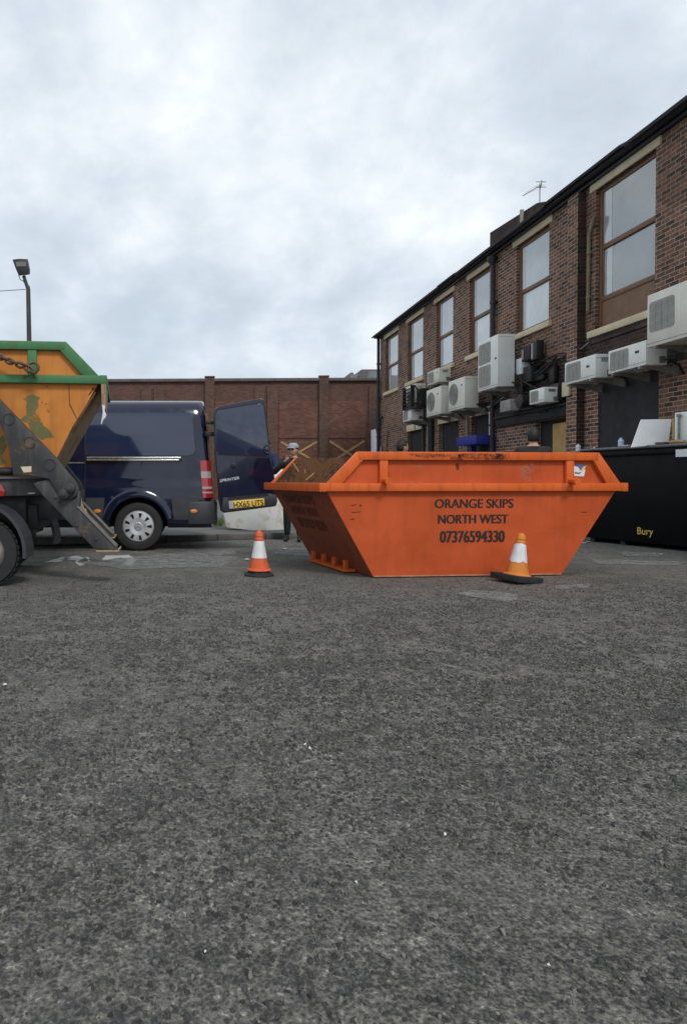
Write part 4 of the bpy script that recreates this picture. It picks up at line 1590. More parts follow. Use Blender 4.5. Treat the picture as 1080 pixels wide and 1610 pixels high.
for (xa, xb2, dz) in ((-.2, 7.6, 0), (7.7, 9.1, .05), (9.2, 14.3, .0), (14.35, 17.2, .06), (17.3, BLN, .0)):
    te.obox(((xa + xb2) / 2, -.16, ZE + .065 + dz * .8), ((xb2 - xa) / 2, 0, 0), (0, .18, .09), (0, -.012, .02))
te.build('roof_tiles_edge', M['slate'], bld)
for i, (a_, b_) in enumerate(wins):
    zb = 4.22 if i == 5 else ZS
    fr = MB()
    y0, y1 = .075, .155
    fwid = .085
    fr.box(a_ + .003, a_ + fwid, y0, y1, zb, ZL - .003)
    fr.box(b_ - fwid, b_ - .003, y0, y1, zb, ZL - .003)
    fr.box(a_ + fwid, b_ - fwid, y0 + .003, y1, ZL - fwid, ZL - .003)
    fr.box(a_ + fwid, b_ - fwid, y0 + .003, y1, zb + .003, zb + .09)
    zmr = 5.93
    fr.box(a_ + fwid, b_ - fwid, y0 + .006, y1, zmr - .05, zmr + .05)
    lowz = zb + .09
    if i == 5:
        fr.box(a_ + fwid, b_ - fwid, y0 + .006, y1, 4.80, 4.90)
        lowz = 4.90
    # slimmer inner sash stiles
    for zz0, zz1 in ((lowz, zmr - .05), (zmr + .05, ZL - fwid)):
        fr.box(a_ + fwid, a_ + fwid + .035, y0 + .02, y1, zz0, zz1)
        fr.box(b_ - fwid - .035, b_ - fwid, y0 + .02, y1, zz0, zz1)
    wo = fr.build('window', M['wood'], bld, bevel=.006)
    for kk, (zz0, zz1, yy) in enumerate(((lowz, zmr - .05, .125), (zmr + .05, ZL - fwid, .105))):
        g_ = MB()
        g_.box(a_ + fwid + .03, b_ - fwid - .03, yy, yy + .012, zz0, zz1)
        go = g_.build('pane', M['paneold'] if i == 5 else (M['pane'] if kk else M['panelow']), bld, smooth=False)
        go.parent = wo
        g_ = MB()
        g_.box(a_ + fwid + .032, a_ + fwid + (.17 if i != 5 else .30), yy - .004, yy - .001, zz0 + .002, zz1 - .002)
        go = g_.build('reveal_strip', M['reveal'] if i != 5 else M['pane'], bld, smooth=False)  # pale strip added on the glass to stand for the window reveal
        go.parent = wo
    if i == 5:
        g_ = MB()
        g_.box(a_ + fwid, b_ - fwid, .10, .13, zb + .09, 4.80)
        go = g_.build('lower_panel', M['woodpanel'], bld)
        go.parent = wo
    ln = MB()
    ln.box(a_ - .17, b_ + .15, -.035, .06, ZL + .002, ZL + .165)
    lo_ = ln.build('lintel', M['stone'], bld, bevel=.008)
    lo_.parent = wo
    sl = MB()
    sl.box(a_ - .16, b_ + .14, -.08, .073, zb - .145, zb - .002)
    so_ = sl.build('sill', M['stone'], bld, bevel=.01)
    so_.parent = wo
# doorways
dn = ['boarded_doorway'] * 5
for i, (a_, b_, z0, z1) in enumerate(doors):
    q = MB()
    if i == 3:
        q.box(a_, b_, .13, .155, 0, z1)
        q.build('doorway', M['dark'], bld, smooth=False)
        q = MB()
        q.box(14.07, 15.03, .09, .115, 0, 2.40)
        q.build('plywood_board', M['ply'], bld)
    else:
        yy = .03 if i == 4 else .12
        q.box(a_ + .004, b_ - .004, yy, yy + .03, 0, z1 - .004)
        q.build('boarded_doorway', M['board'], bld, smooth=False)
    if i in (0, 1, 2):
        ln = MB()
        ln.box(a_ - .05, a_ + (b_ - a_) * .52, -.03, .05, z1 + .002, z1 + .24)
        ln.box(a_ + (b_ - a_) * .58, b_ + .02, -.022, .05, z1 + .002, z1 + .23)
        ln.build('door_lintel', M['stone'], bld, bevel=.008)
fb = MB()
fb.box(11.5, 15.10, -.10, -.004, 2.52, 2.80)
fb.box(11.5, 15.08, -.16, -.101, 2.74, 2.80)
fb.box(11.42, 15.06, -.05, -.004, 2.81, 3.02)
fb.build('black_beam', M['board'], bld, bevel=.01)
so2_ = MB()
for pts in ([(11.6, 3.05), (12.4, 3.2), (13.0, 3.9), (13.5, 4.02), (14.1, 3.85), (15.1, 3.95), (15.1, 2.82), (11.5, 2.82)], [(7.0, 3.25), (9.0, 3.45), (10.8, 3.3), (11.5, 3.5), (11.5, 3.0), (9.6, 3.25), (7.0, 3.1)],
            [(15.2, 3.9), (17.0, 3.6), (19.6, 3.7), (19.6, 3.15), (15.2, 3.12)]):
    so2_.add([(x, -.0025, z) for x, z in pts], [tuple(range(len(pts)))])
so2_.build('soot_stain', M['soot'], bld, smooth=False)
sp = MB()
sp.box(15.04, 15.32, -.24, -.184, 2.92, 3.24)
sp.build('pale_stone_block', M['stone'], bld, bevel=.01)
tr_ = MB()
tr_.box(15.7, 18.6, -.045, -.004, 3.94, 4.06)
tr_.box(15.54, 18.6, -.02, -.004, 3.62, 3.93)
tr_.build('dark_band', M['pierside'], bld, uv=True, smooth=False)
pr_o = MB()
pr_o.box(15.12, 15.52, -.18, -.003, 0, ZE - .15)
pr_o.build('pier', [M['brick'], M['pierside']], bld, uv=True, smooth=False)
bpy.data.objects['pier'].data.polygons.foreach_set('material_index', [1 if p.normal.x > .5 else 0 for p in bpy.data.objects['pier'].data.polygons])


def pipe(name, pts, r, mat, parent=bld, n=10, clips=()):
    q = MB()
    q.tube([(x, -o_, z) for x, o_, z in pts], r, n)
    for x, o_, z in clips:
        q.lathe([(r * 1.35, -.03), (r * 1.35, .03)], (x, -o_, z), 'z', n)
        q.box(x - r * 1.8, x + r * 1.8, -o_ + r * .4, -.004, z - .02, z + .02)
    return q.build(name, mat, parent)


pipe('drainpipe', [(.10, .11, 0), (.10, .11, 7.25), (.10, .16, 7.36)], .065, M['pipe'], clips=[(.10, .11, z) for z in (1.6, 3.0, 4.7, 6.2)])
pipe('drainpipe', [(-.75, .02, 4.0), (-.62, .10, 4.12), (-.52, .1, 4.05), (.02, .11, 3.1)], .05, M['pipe'])
pipe('drainpipe', [(.14, .11, 3.35), (.42, .1, 3.75), (.52, .06, 3.85)], .05, M['pipe'])
pipe('waste_pipe', [(.42, .07, 0), (.42, .07, 2.55)], .045, M['galv'])
xd = 11.28
pipe('drainpipe', [(xd, .10, 0), (xd, .10, 7.0), (xd, .16, 7.15)], .062, M['pipe'], clips=[(xd, .10, z) for z in (1.2, 2.6, 4.6, 6.0)])
hp = MB()
hp.lathe([(.065, 0), (.07, .05), (.12, .12), (.13, .24)], (xd, -.13, 7.02), 'z', 12)
hp.build('hopper_head', M['pipe'], bld)
pipe('waste_pipe', [(11.12, .05, 0), (11.12, .05, 2.1), (11.08, .07, 2.14), (11.06, .07, 3.0)], .025, M['label'])
pipe('drainpipe', [(5.72, .08, 0), (5.72, .08, 3.2)], .06, M['pipe'])
pipe('drainpipe', [(6.55, .1, 0), (6.55, .1, 3.3), (6.6, .2, 3.5)], .085, M['pipe'])
pipe('waste_pipe', [(6.1, .06, 0), (6.1, .06, 3.0)], .03, M['galv'])
pipe('waste_pipe', [(9.48, .06, 0), (9.48, .06, 3.0)], .03, M['galv'])
xg, zg0 = wp(927.5, 490)
xg2, zg1 = wp(929.5, 368)
pipe('conduit', [(xg, .05, zg0), (xg2, .05, zg1), (xg2 + .12, .05, zg1 + .20), (xg2 + .16, .03, zg1 + .32)], .035, M['conduit'], clips=[(xg, .05, zg0 + .3), (xg2, .05, zg1 - .4)])
pipe('conduit', [(15.2, .2, 3.95), (15.56, .1, 3.9), (15.75, .05, 4.0)], .014, M['galv'])
pipe('waste_pipe', [(1.15, .04, 2.0), (1.2, .05, 2.9), (1.45, .05, 3.15)], .022, M['wood'])
mb_ = MB()
mb_.box(1.0, 1.3, -.12, -.004, 1.75, 2.35)
mb_.build('meter_box', M['black'], bld, bevel=.03)
pb = MB()
pb.box(-1.35, -.28, -.03, 0.0, 1.5, 3.4)
pb.build('side_panel', M['label'], bld, bevel=.01)
pb = MB()
pb.box(-1.6, -.25, .012, .09, 0, 3.2)
pb.build('side_door', M['awning'], bld, bevel=.01)
# chimneys on the roof
for (pa, pb_, off, pc) in (((770, 366), (862, 316), -2.0, 6.2), ((1049, 172), (1140, 105), -1.2, 8)):
    x0, z0 = wp(*pa, off)
    x1, z1 = wp(*pb_, off)
    q = MB()
    if pa[0] == 770:
        xm, zm_ = wp(844, 319, off)
        prof_ = [(x0, ZE), (x0, z0), (xm, zm_), (x1, z1), (x1, ZE)]
    else:
        prof_ = [(x0, ZE), (x0, max(z0, z1)), (x1, max(z0, z1)), (x1, ZE)]
    q.prism([(x, -off, z) for x, z in prof_], (0, .9, 0))
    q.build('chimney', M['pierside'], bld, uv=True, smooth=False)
x0, z0 = wp(820, 350, -1.9)
x1, z1 = wp(820, 330, -1.9)
pipe('vent_pipe', [(x0, -1.9, z0 - .6), (x1, -1.9, z1)], .06, M['galv'])

# aerial on the chimney
ax_, az_ = wp(846, 316, -2.2)
aer = thing('aerial', 'thin metal television aerial on the chimney of the brick building', 'aerial', bw(ax_ - .1, -2.3, az_ - .42)[:], BROT)
q = MB()
q.tube([(0, 0, -.6), (-.02, 0, 1.0)], .016, 8)
q.build('mast', M['galv'], aer)
q = MB()
q.tube([(.1, 0, .92), (-.85, -.1, .98)], .010, 6)
for k in range(9):
    t_ = k / 8
    c = Vector((.05 - .85 * t_, -.1 * t_, .925 + .05 * t_))
    hl = .13 - .06 * t_
    q.tube([c + Vector((0, -hl, 0)), c + Vector((0, hl, 0))], .004, 5)
q.tube([(.06, -.15, .86), (.06, .15, .86)], .012, 6)
q.tube([(.06, -.15, 1.02), (.06, .15, 1.02)], .012, 6)
q.tube([(.02, 0, .84), (.1, 0, 1.05)], .014, 6)
q.build('antenna_rods', M['galv'], aer)


# ------------------------------------------------------------------ air conditioning units on the wall
def grille(name, x0, x1, z0, z1, y, parent, kind, mat='acgrey'):
    q = MB()
    if kind == 'round':
        cx_, cz_ = (x0 + x1) / 2, (z0 + z1) / 2
        rx, rz = (x1 - x0) / 2, (z1 - z0) / 2
        pts = [(cx_ + rx * math.cos(2 * math.pi * i / 32), cz_ + rz * math.sin(2 * math.pi * i / 32)) for i in range(32)]
        q.prism([(a_, y - .006, b_) for a_, b_ in pts], (0, .0055, 0))
        for rr_ in (.22, .4, .58, .76, .94):
            q.tube([(cx_ + rx * rr_ * math.cos(2 * math.pi * i / 28), y - .012, cz_ + rz * rr_ * math.sin(2 * math.pi * i / 28)) for i in range(28)], .007, 5, closed=True)
        for k_ in range(4):
            a_ = math.pi * k_ / 4
            q.tube([(cx_ + rx * math.cos(a_), y - .014, cz_ + rz * math.sin(a_)), (cx_ - rx * math.cos(a_), y - .014, cz_ - rz * math.sin(a_))], .006, 5)
    else:
        pts = rounded(x0, x1, z0, z1, min(x1 - x0, z1 - z0) * .12, 4)
        q.prism([(a_, y - .006, b_) for a_, b_ in pts], (0, .0055, 0))
        n_ = max(6, int((z1 - z0) / .05))
        for k_ in range(1, n_):
            z = z0 + (z1 - z0) * k_ / n_
            q.box(x0 + .02, x1 - .02, y - .010, y - .004, z - .004, z + .004)
        for k_ in range(1, 4):
            x = x0 + (x1 - x0) * k_ / 4
            q.box(x - .003, x + .003, y - .012, y - .005, z0 + .02, z1 - .02)
    return q.build(name, M[mat], parent)


def ac(label, x0, x1, z0, z1, off0, off1, fans, casing='acwhite', kind='square', badge=None, vents=True, feet=True, dx=0.0, group='air conditioning units on the brick wall'):
    root = thing('air_conditioner', label, 'air conditioner', bw((x0 + x1) / 2 + .10 + dx, off0, z0)[:], BROT, group)
    hx, D, Hh = (x1 - x0) / 2, off1 - off0, z1 - z0
    q = MB()
    q.box(-hx, hx, -D, 0, .0, Hh)
    q.build('casing', M[casing], root, bevel=.014)
    q = MB()
    q.box(-hx + .004, hx - .004, -D - .004, -D + .1, .055, .061)
    q.box(-hx - .002, hx + .002, -D + .02, -D * .1, Hh - .075, Hh - .069)
    q.build('casing_seam', M['acdark'], root, smooth=False)
    for (fx0, fx1, fz0, fz1) in fans:
        grille('fan_grille', -hx + fx0 * 2 * hx, -hx + fx1 * 2 * hx, fz0 * Hh, fz1 * Hh, -D, root, kind)
    if badge:
        bx, bz = -hx + badge[0] * 2 * hx, badge[1] * Hh
        q = MB()
        q.box(bx - .05, bx + .05, -D - .004, -D - .001, bz - .022, bz + .022)
        q.build('badge', M[badge[2]], root)
    if vents:
        q = MB()
        for k_ in range(4):
            z = Hh * (.68 + .05 * k_)
            q.box(hx + .0005, hx + .006, -D * .7, -D * .25, z, z + .012)
        q.box(hx + .0005, hx + .03, -D * .38, -D * .14, Hh * .08, Hh * .34)
        q.build('side_vent', M['acdark'], root)
    if feet:
        for sx in (-.72, .72):
            q = MB()
            x = sx * hx
            q.box(x - .025, x + .025, -D - .02, off0 - .004, -.045, -.003)
            q.prism([(x - .02, off0 - .004, -.046), (x - .02, -D * .55, -.046), (x - .02, off0 - .004, -.17)], (.04, 0, 0))
            q.build('bracket', M['galv'], root)
    q = MB()
    q.tube([(hx * .9, -.06, .12), (hx + .06, -.04, .08), (hx + .08, off0 * .5, -.02), (hx + .02, off0 - .03, -.16)], .022, 8)
    q.build('pipe', M['cable'], root)
    return root


ac('largest cream air conditioner, square slatted grille, cut by the right picture edge', 18.48, 20.0, 3.31, 4.20, .25, .78, [(.04, .42, .27, .84)], 'accream', 'square', dx=.10)
ac('white air conditioner over the black boarded doorway, just below the largest cream one', 17.33, 18.36, 3.06, 3.49, .30, .67, [(.06, .56, .10, .9)], 'acwhite', 'square', (.78, .62, 'black'))
ac('white air conditioner beside the brick pier, left of the one over the boarded doorway', 15.85, 16.90, 3.06, 3.52, .30, .67, [(.06, .54, .10, .9)], 'acwhite', 'square', (.77, .56, 'black'))
ac('tall white air conditioner with two stacked fans beside the drainpipe', 11.77, 12.91, 3.44, 4.76, .32, .75, [(.05, .66, .52, .93), (.05, .66, .07, .48)], 'acwhite', 'square', (.90, .55, 'black'), vents=False)
ac('cream round fan air conditioner just left of the tall twin fan unit', 9.72, 10.87, 3.12, 4.01, .35, .75, [(.05, .62, .17, .88)], 'accream', 'round', (.82, .75, 'badge'), vents=False)
ac('cream round fan air conditioner with a smaller unit sitting on top of it', 7.86, 9.07, 3.13, 3.99, .40, .75, [(.05, .60, .17, .88)], 'accream', 'round', (.80, .75, 'badge'), vents=False)
ac('small pale air conditioner stacked above a cream round fan unit', 7.92, 8.90, 4.14, 4.57, .38, .75, [(.06, .58, .10, .9)], 'accream', 'square', (.85, .72, 'badge'))
ac('pale air conditioner half hidden behind a black slatted grille', 5.15, 6.25, 3.80, 4.46, .22, .60, [], 'accream', 'square')
ac('white air conditioner lowest on the far end, under the black slatted grille', 5.22, 6.1, 3.19, 3.62, .25, .68, [(.08, .6, .14, .86)], 'acwhite', 'square')
ac('small white air conditioner above the plywood door next to a black round duct', 14.08, 14.72, 2.84, 3.18, .18, .52, [(.08, .62, .12, .88)], 'acwhite', 'square', None, True, False)
ac('small grey air conditioner below the tall twin fan unit', 12.42, 12.95, 2.83, 3.12, .12, .45, [(.1, .6, .12, .88)], 'acgrey', 'square', None, True, False)

lou = thing('slatted_grille', 'black slatted metal grille hanging in front of the farthest pale air conditioner', 'grille', bw(6.25, .2, 3.62)[:], BROT)
q = MB()
for k in range(6):
    z = .06 + k * .125
    q.obox((-.28, -.50, z), (.42, 0, 0), (0, .04, .03), (0, -.006, .012))
q.build('slat', M['black'], lou)
q = MB()
for x in (-.70, .14):
    q.box(x - .025, x + .025, -.56, -.44, 0, .78)
q.box(-.70, .75, -.56, -.1, -.04, -.002)
q.box(.16, .62, -.36, -.1, .05, .6)
q.tube([(.14, -.5, .6), (.4, -.52, .72), (.55, -.4, .5), (.45, -.45, .2)], .035, 8)
q.build('frame', M['black'], lou)

dct = thing('duct_fan', 'black round extractor duct beside the small white air conditioner', 'duct', bw(13.75, .1, 2.95)[:], BROT)
q = MB()
q.lathe([(.13, .0), (.15, .05), (.15, .38), (.17, .40), (.17, .46), (.10, .47)], (0, 0, .03), 'y', 24)
q.build('duct', M['black'], dct)
q = MB()
q.box(-.19, .19, -.02, .098, -.16, .22)
q.build('back_plate', M['pipe'], dct)
for (pa_, pb2, lb, nm) in (((870, 632), (882, 602), 'tall black switch box beside the pale stone block on the brick pier', 'switch_box'),
                           ((822, 604), (838, 574), 'black control box among the cables above the round duct', 'control_box')):
    x0, z0 = wp(*pa_, .15)
    x1, z1 = wp(*pb2, .15)
    sb = thing(nm, lb, 'box', bw((x0 + x1) / 2, 0, z0)[:], BROT)
    q = MB()
    q.box(-(x1 - x0) / 2, (x1 - x0) / 2, -.22, -.006, 0, z1 - z0)
    q.build('box', M['black'], sb, bevel=.015)
    q = MB()
    q.tube([(0, -.12, -.002), (.02, -.1, -.2), (.1, -.05, -.3)], .02, 7)
    q.build('lead', M['cable'], sb)
jb = thing('junction_box', 'pale grey junction box on the wall right of the tall twin fan unit', 'box', bw(12.98, .03, 3.72)[:], BROT)
q = MB()
x0, z0 = wp(808, 585, .25)
x1, z1 = wp(817, 561, .25)
q.box(-.02, .26, -.24, -.02, .0, .40)
q.build('box', M['label'], jb, bevel=.012)
q = MB()
q.box(.04, .2, -.03, .026, .05, .35)
q.build('mount', M['galv'], jb)
for k, (px_, py_, wd_, ht_, lb) in enumerate(((829, 556, .40, .34, 'wider black floodlight housing, the one nearer the tall white unit'), (842, 551, .26, .46, 'taller black floodlight housing, the one further from the tall white unit'))):
    xx, zz_ = wp(px_, py_, .2)
    fl = thing('floodlight', lb, 'floodlight', bw(xx, .02, zz_ - ht_ / 2)[:], BROT, 'floodlights on the brick wall')
    q = MB()
    q.box(-wd_ / 2, wd_ / 2, -.24, -.05, 0, ht_)
    q.build('housing', M['black'], fl, bevel=.02)
    q = MB()
    q.box(-wd_ / 2 + .03, -wd_ / 2 + .12, -.246, -.241, .04, ht_ - .05)
    q.build('lens', M['acgrey'], fl)
    q = MB()
    q.box(-.04, .04, -.06, .016, ht_ * .3, ht_ * .7)
    q.build('bracket', M['galv'], fl)
# cable runs
for k, (lb, segs) in enumerate((
    ('tangle of black cables drooping below the tall white air conditioner', [[(12.9, .3, 3.55), (13.1, .2, 3.3), (13.5, .12, 3.2), (13.6, .1, 2.9)], [(13.0, .3, 3.75), (13.4, .2, 3.45), (13.7, .1, 3.3)], [(13.1, .2, 3.9), (13.25, .25, 3.4), (13.2, .2, 3.05), (13.45, .12, 2.75), (14.2, .13, 2.7)],
                                                                     [(13.05, .15, 3.5), (13.5, .15, 3.62), (14.0, .1, 3.72), (14.5, .08, 3.9)], [(13.2, .1, 3.2), (13.9, .1, 3.38), (14.5, .1, 3.5)], [(12.95, .22, 3.45), (13.15, .28, 3.15), (13.35, .26, 2.98), (13.55, .2, 2.8)], [(13.4, .12, 3.9), (13.5, .14, 3.3), (13.62, .16, 3.0)], [(13.0, .1, 3.62), (13.8, .12, 3.70), (14.7, .2, 3.86)], [(13.0, .1, 3.55), (13.9, .12, 3.60), (14.6, .2, 3.80)], [(12.9, .2, 2.85), (13.6, .2, 2.82), (14.4, .2, 2.84), (14.8, .22, 2.95)], [(13.1, .16, 3.8), (13.3, .2, 3.5), (13.1, .22, 3.3), (13.4, .2, 3.05), (13.2, .18, 2.8)]]),
    ('thick black cable bundle running along the wall above the blue awning', [[(9.0, .12, 3.3), (10.0, .1, 3.05), (10.9, .12, 3.02), (11.6, .1, 3.18), (12.2, .12, 3.28)], [(9.2, .08, 3.22), (10.2, .1, 3.12), (11.2, .1, 3.2), (12.0, .12, 3.38)]]),
    ('black cables running up the brick pier beside the small white air conditioner', [[(15.0, .06, 2.9), (15.03, .07, 3.3), (15.02, .06, 3.9)], [(15.06, .08, 3.2), (15.08, .08, 3.7), (15.0, .08, 3.95), (14.2, .08, 3.98), (13.4, .06, 3.8)], [(14.9, .1, 3.05), (14.95, .12, 3.0), (14.98, .1, 3.6)]]),
    ('black pipes linking the farthest air conditioners', [[(6.3, .3, 4.1), (6.9, .2, 4.0), (7.9, .25, 4.08)], [(6.2, .4, 3.9), (6.8, .3, 3.7), (7.4, .2, 3.6), (7.86, .3, 3.5)], [(7.3, .45, 4.02), (7.9, .6, 4.10), (8.6, .55, 4.12)], [(6.6, .2, 3.4), (7.2, .2, 3.2), (7.8, .2, 3.12)]]),
)):
    q = MB()
    for s in segs:
        # soften the polyline
        pts = [Vector((x, -o_, z)) for x, o_, z in s]
        for _ in range(2):
            nw = [pts[0]]
            for a_, b_ in zip(pts, pts[1:]):
                nw += [a_.lerp(b_, .25), a_.lerp(b_, .75)]
            pts = nw + [pts[-1]]
        q.tube([bw(p.x, -p.y, p.z) for p in pts], random.uniform(.014, .028), 7)
    tag(q.build('cable_bundle', M['cable']), lb, 'cables', 'cable runs on the brick wall')
for (x, o_, z, hx_, hz_) in ((13.25, .08, 3.62, .22, .10), (13.7, .07, 3.55, .30, .07), (14.2, .06, 3.2, .35, .08), (14.4, .08, 3.55, .10, .2), (11.5, .06, 3.22, .35, .05)):
    blk = MB()
    blk.obox(bw(x, o_, z), BX * hx_, BY * .05, (0, 0, hz_))
    tag(blk.build('cable_tray', M['cable'], bevel=.012), 'flat piece of black cable tray on the sooty wall above the black beam', 'cable tray', 'cable tray pieces')
# blue awning
x0, z0 = wp(717, 702, .55)
x1, z1 = wp(747, 684, .55)
awn = thing('awning', 'bright blue box awning over a dark doorway behind the skip', 'awning', bw(x0, 0, z0)[:], BROT)
q = MB()
q.box(0, x1 - x0, -.55, -.005, 0, z1 - z0)
q.build('canopy', M['awning'], awn, bevel=.01)
for x in (.04, x1 - x0 - .04):
    q = MB()
    q.box(x - .04, x + .04, -.14, -.005, -z0 + .0, -.003)
    q.build('post', M['awning'], awn)

# ------------------------------------------------------------------ black container
cL, cR = gnd(913, 850), gnd(1080, 868)
cd = (cR - cL).normalized()
cn = Vector((-cd.y, cd.x, 0))         # away from the camera
if cn.x < 0:
    cn = -cn
crot = math.atan2(cd.y, cd.x)
CLEN = 5.4
con = thing('waste_container', 'long black steel waste container with gold lettering beside the brick building', 'container', cL[:], crot)
CI = XF[con.name].inverted()
cdep = 1.08
CH = 1.56
q = MB()
q.box(0, CLEN, 0, cdep, .07, CH)
q.build('body', M['binblack'], con, bevel=.012)
q = MB()
q.box(-.02, CLEN + .02, -.035, .05, CH + .002, CH + .055)
q.box(-.02, CLEN + .02, cdep - .05, cdep + .035, CH + .002, CH + .055)
q.build('rim', M['rimgrey'], con, bevel=.022, seg=3)
q = MB()
q.box(.0, CLEN, .052, cdep - .052, CH + .003, CH + .03)
q.build('lid', M['binblack'], con, bevel=.005)
for x in (.03, CLEN - .1):
    q = MB()
    q.box(x, x + .07, -.032, -.002, .09, CH - .1)
    q.build('rib', M['binblack'], con, bevel=.008)
q = MB()
q.box(0, CLEN, -.03, -.002, CH - .098, CH - .03)
q.build('top_band', M['binblack'], con, bevel=.008)
q = MB()
for x in (.15, .75, 2.2, 4.4):
    q = MB()
    q.box(x, x + .09, .05, cdep - .05, 0, .068)
    q.build('skid', M['black'], con)
CF = frame(cL, cd, (0, 0, 1))
letters_on(CF, 'Bury', 1001.5, 1026.5, 829.5, 844.5, M['gold'], con, bold=.012, depth=.004)
for pts in ([(1064.5, 707), (1110, 704), (1110, 717), (1064.5, 718.5)],):
    patch_on(CF, pts, M['label'], con, 'label', .036)
cdist = lambda px, py: (on_frame(CF, px, py))
# things on top of it
def top_at(px, dpt):          # container-local point on the lid under pixel column px at depth dpt
    # intersect vertical plane through the pixel column with the line y=dpt in local space
    o_ = CI @ Vector((0, 0, CAMH))
    d_ = CI.to_3x3() @ ray(px, 705)
    k_ = (dpt - o_.y) / d_.y
    p_ = o_ + d_ * k_
    return XF[con.name] @ Vector((p_.x, dpt, CH + .056 if dpt < .05 else CH + .031))


def bottle(px, dpt, h, r, mat, label, top):
    p_ = top_at(px, dpt)
    b_ = thing('plastic_bottle', label, 'bottle', p_[:], 0)
    q = MB()
    q.lathe([(r * .9, 0), (r, .01), (r, h * .32), (r * .88, h * .4), (r, h * .48), (r, h * .66), (r * .75, h * .8), (r * .42, h * .88), (r * .42, h * .92)], (0, 0, 0), 'z', 20)
    q.build('body', M[mat], b_, angle=60)
    q = MB()
    q.lathe([(r * .47, h * .922), (r * .47, h)], (0, 0, 0), 'z', 14)
    q.build('cap', M[top], b_)
    return b_


bottle(975.5, .02, .145, .044, 'bottle', 'pale blue plastic bottle on the black container before the boarded doorway', 'label')
bottle(908.5, .35, .14, .044, 'bottlepink', 'cloudy plastic bottle beside the heap of white rubbish on the black container', 'label')
rub = MB()
for k in range(9):
    p_ = top_at(917 + k * 2.4, .38 + random.uniform(-.1, .1))
    n = 6
    sz = random.uniform(.03, .06)
    v_ = [(p_.x + sz * 1.3 * math.cos(2 * math.pi * i / n), p_.y + sz * math.sin(2 * math.pi * i / n), p_.z + random.uniform(0, .015)) for i in range(n)]
    rub.add(v_ + [(p_.x, p_.y, p_.z + random.uniform(.03, .085))], [(i, (i + 1) % n, n) for i in range(n)] + [tuple(range(n))[::-1]])
tag(rub.build('rubbish_heap', M['paper'], smooth=False), 'small heap of crumpled white rubbish on the far end of the black container', 'rubbish')
wbp = [(1007, 659.5), (1055.5, 658.5), (1050.5, 697), (991.5, 703)]
pb0 = top_at(1025, .06)
wb = MB()
wb.prism([aty(px, py, pb0.y + (.30 if py < 680 else 0)) for px, py in wbp], (.0, .02, -.02))
tag(wb.build('white_board', M['white'], bevel=.004), 'blank white board leaning to one side on top of the black container', 'board')
pc0 = top_at(1068, .10)
cab = thing('white_cabinet', 'white cabinet with a grey pipe on the black container at the right edge', 'cabinet', pc0[:], crot)
q = MB()
q.box(-.09, .80, 0, .45, .0, .50)
q.build('casing', M['acwhite'], cab, bevel=.01)
q = MB()
q.tube([(0.0, -.025, .06), (0.0, -.025, .44)], .016, 8)
q.lathe([(.03, .43), (.03, .47)], (0, -.025, 0), 'z', 10)
q.build('pipe', M['galv'], cab)
q = MB()
q.tube([(-.12, -.05, .05), (0.02, -.06, .06), (.12, -.05, .045)], .022, 7)
q.box(-.13, -.095, .0, .06, .1, .42)
q.build('tap', M['ply'], cab)
bk = MB()
p_ = top_at(1040, .02)
bk.obox(p_ + Vector((0, 0, .018)), cd * .08, cn * .05, (0, 0, .016))
tag(bk.build('broken_brick', M['conedirt'], bevel=.006), 'dark broken brick lying at the foot of the white board', 'brick')
bk = MB()
p_ = top_at(985, .02)
bk.obox(p_ + Vector((0, 0, .012)), cd * .045, cn * .04, (0, 0, .011))
tag(bk.build('paper_scrap', M['stone'], bevel=.004), 'small cream scrap lying between the blue bottle and the white board', 'scrap')


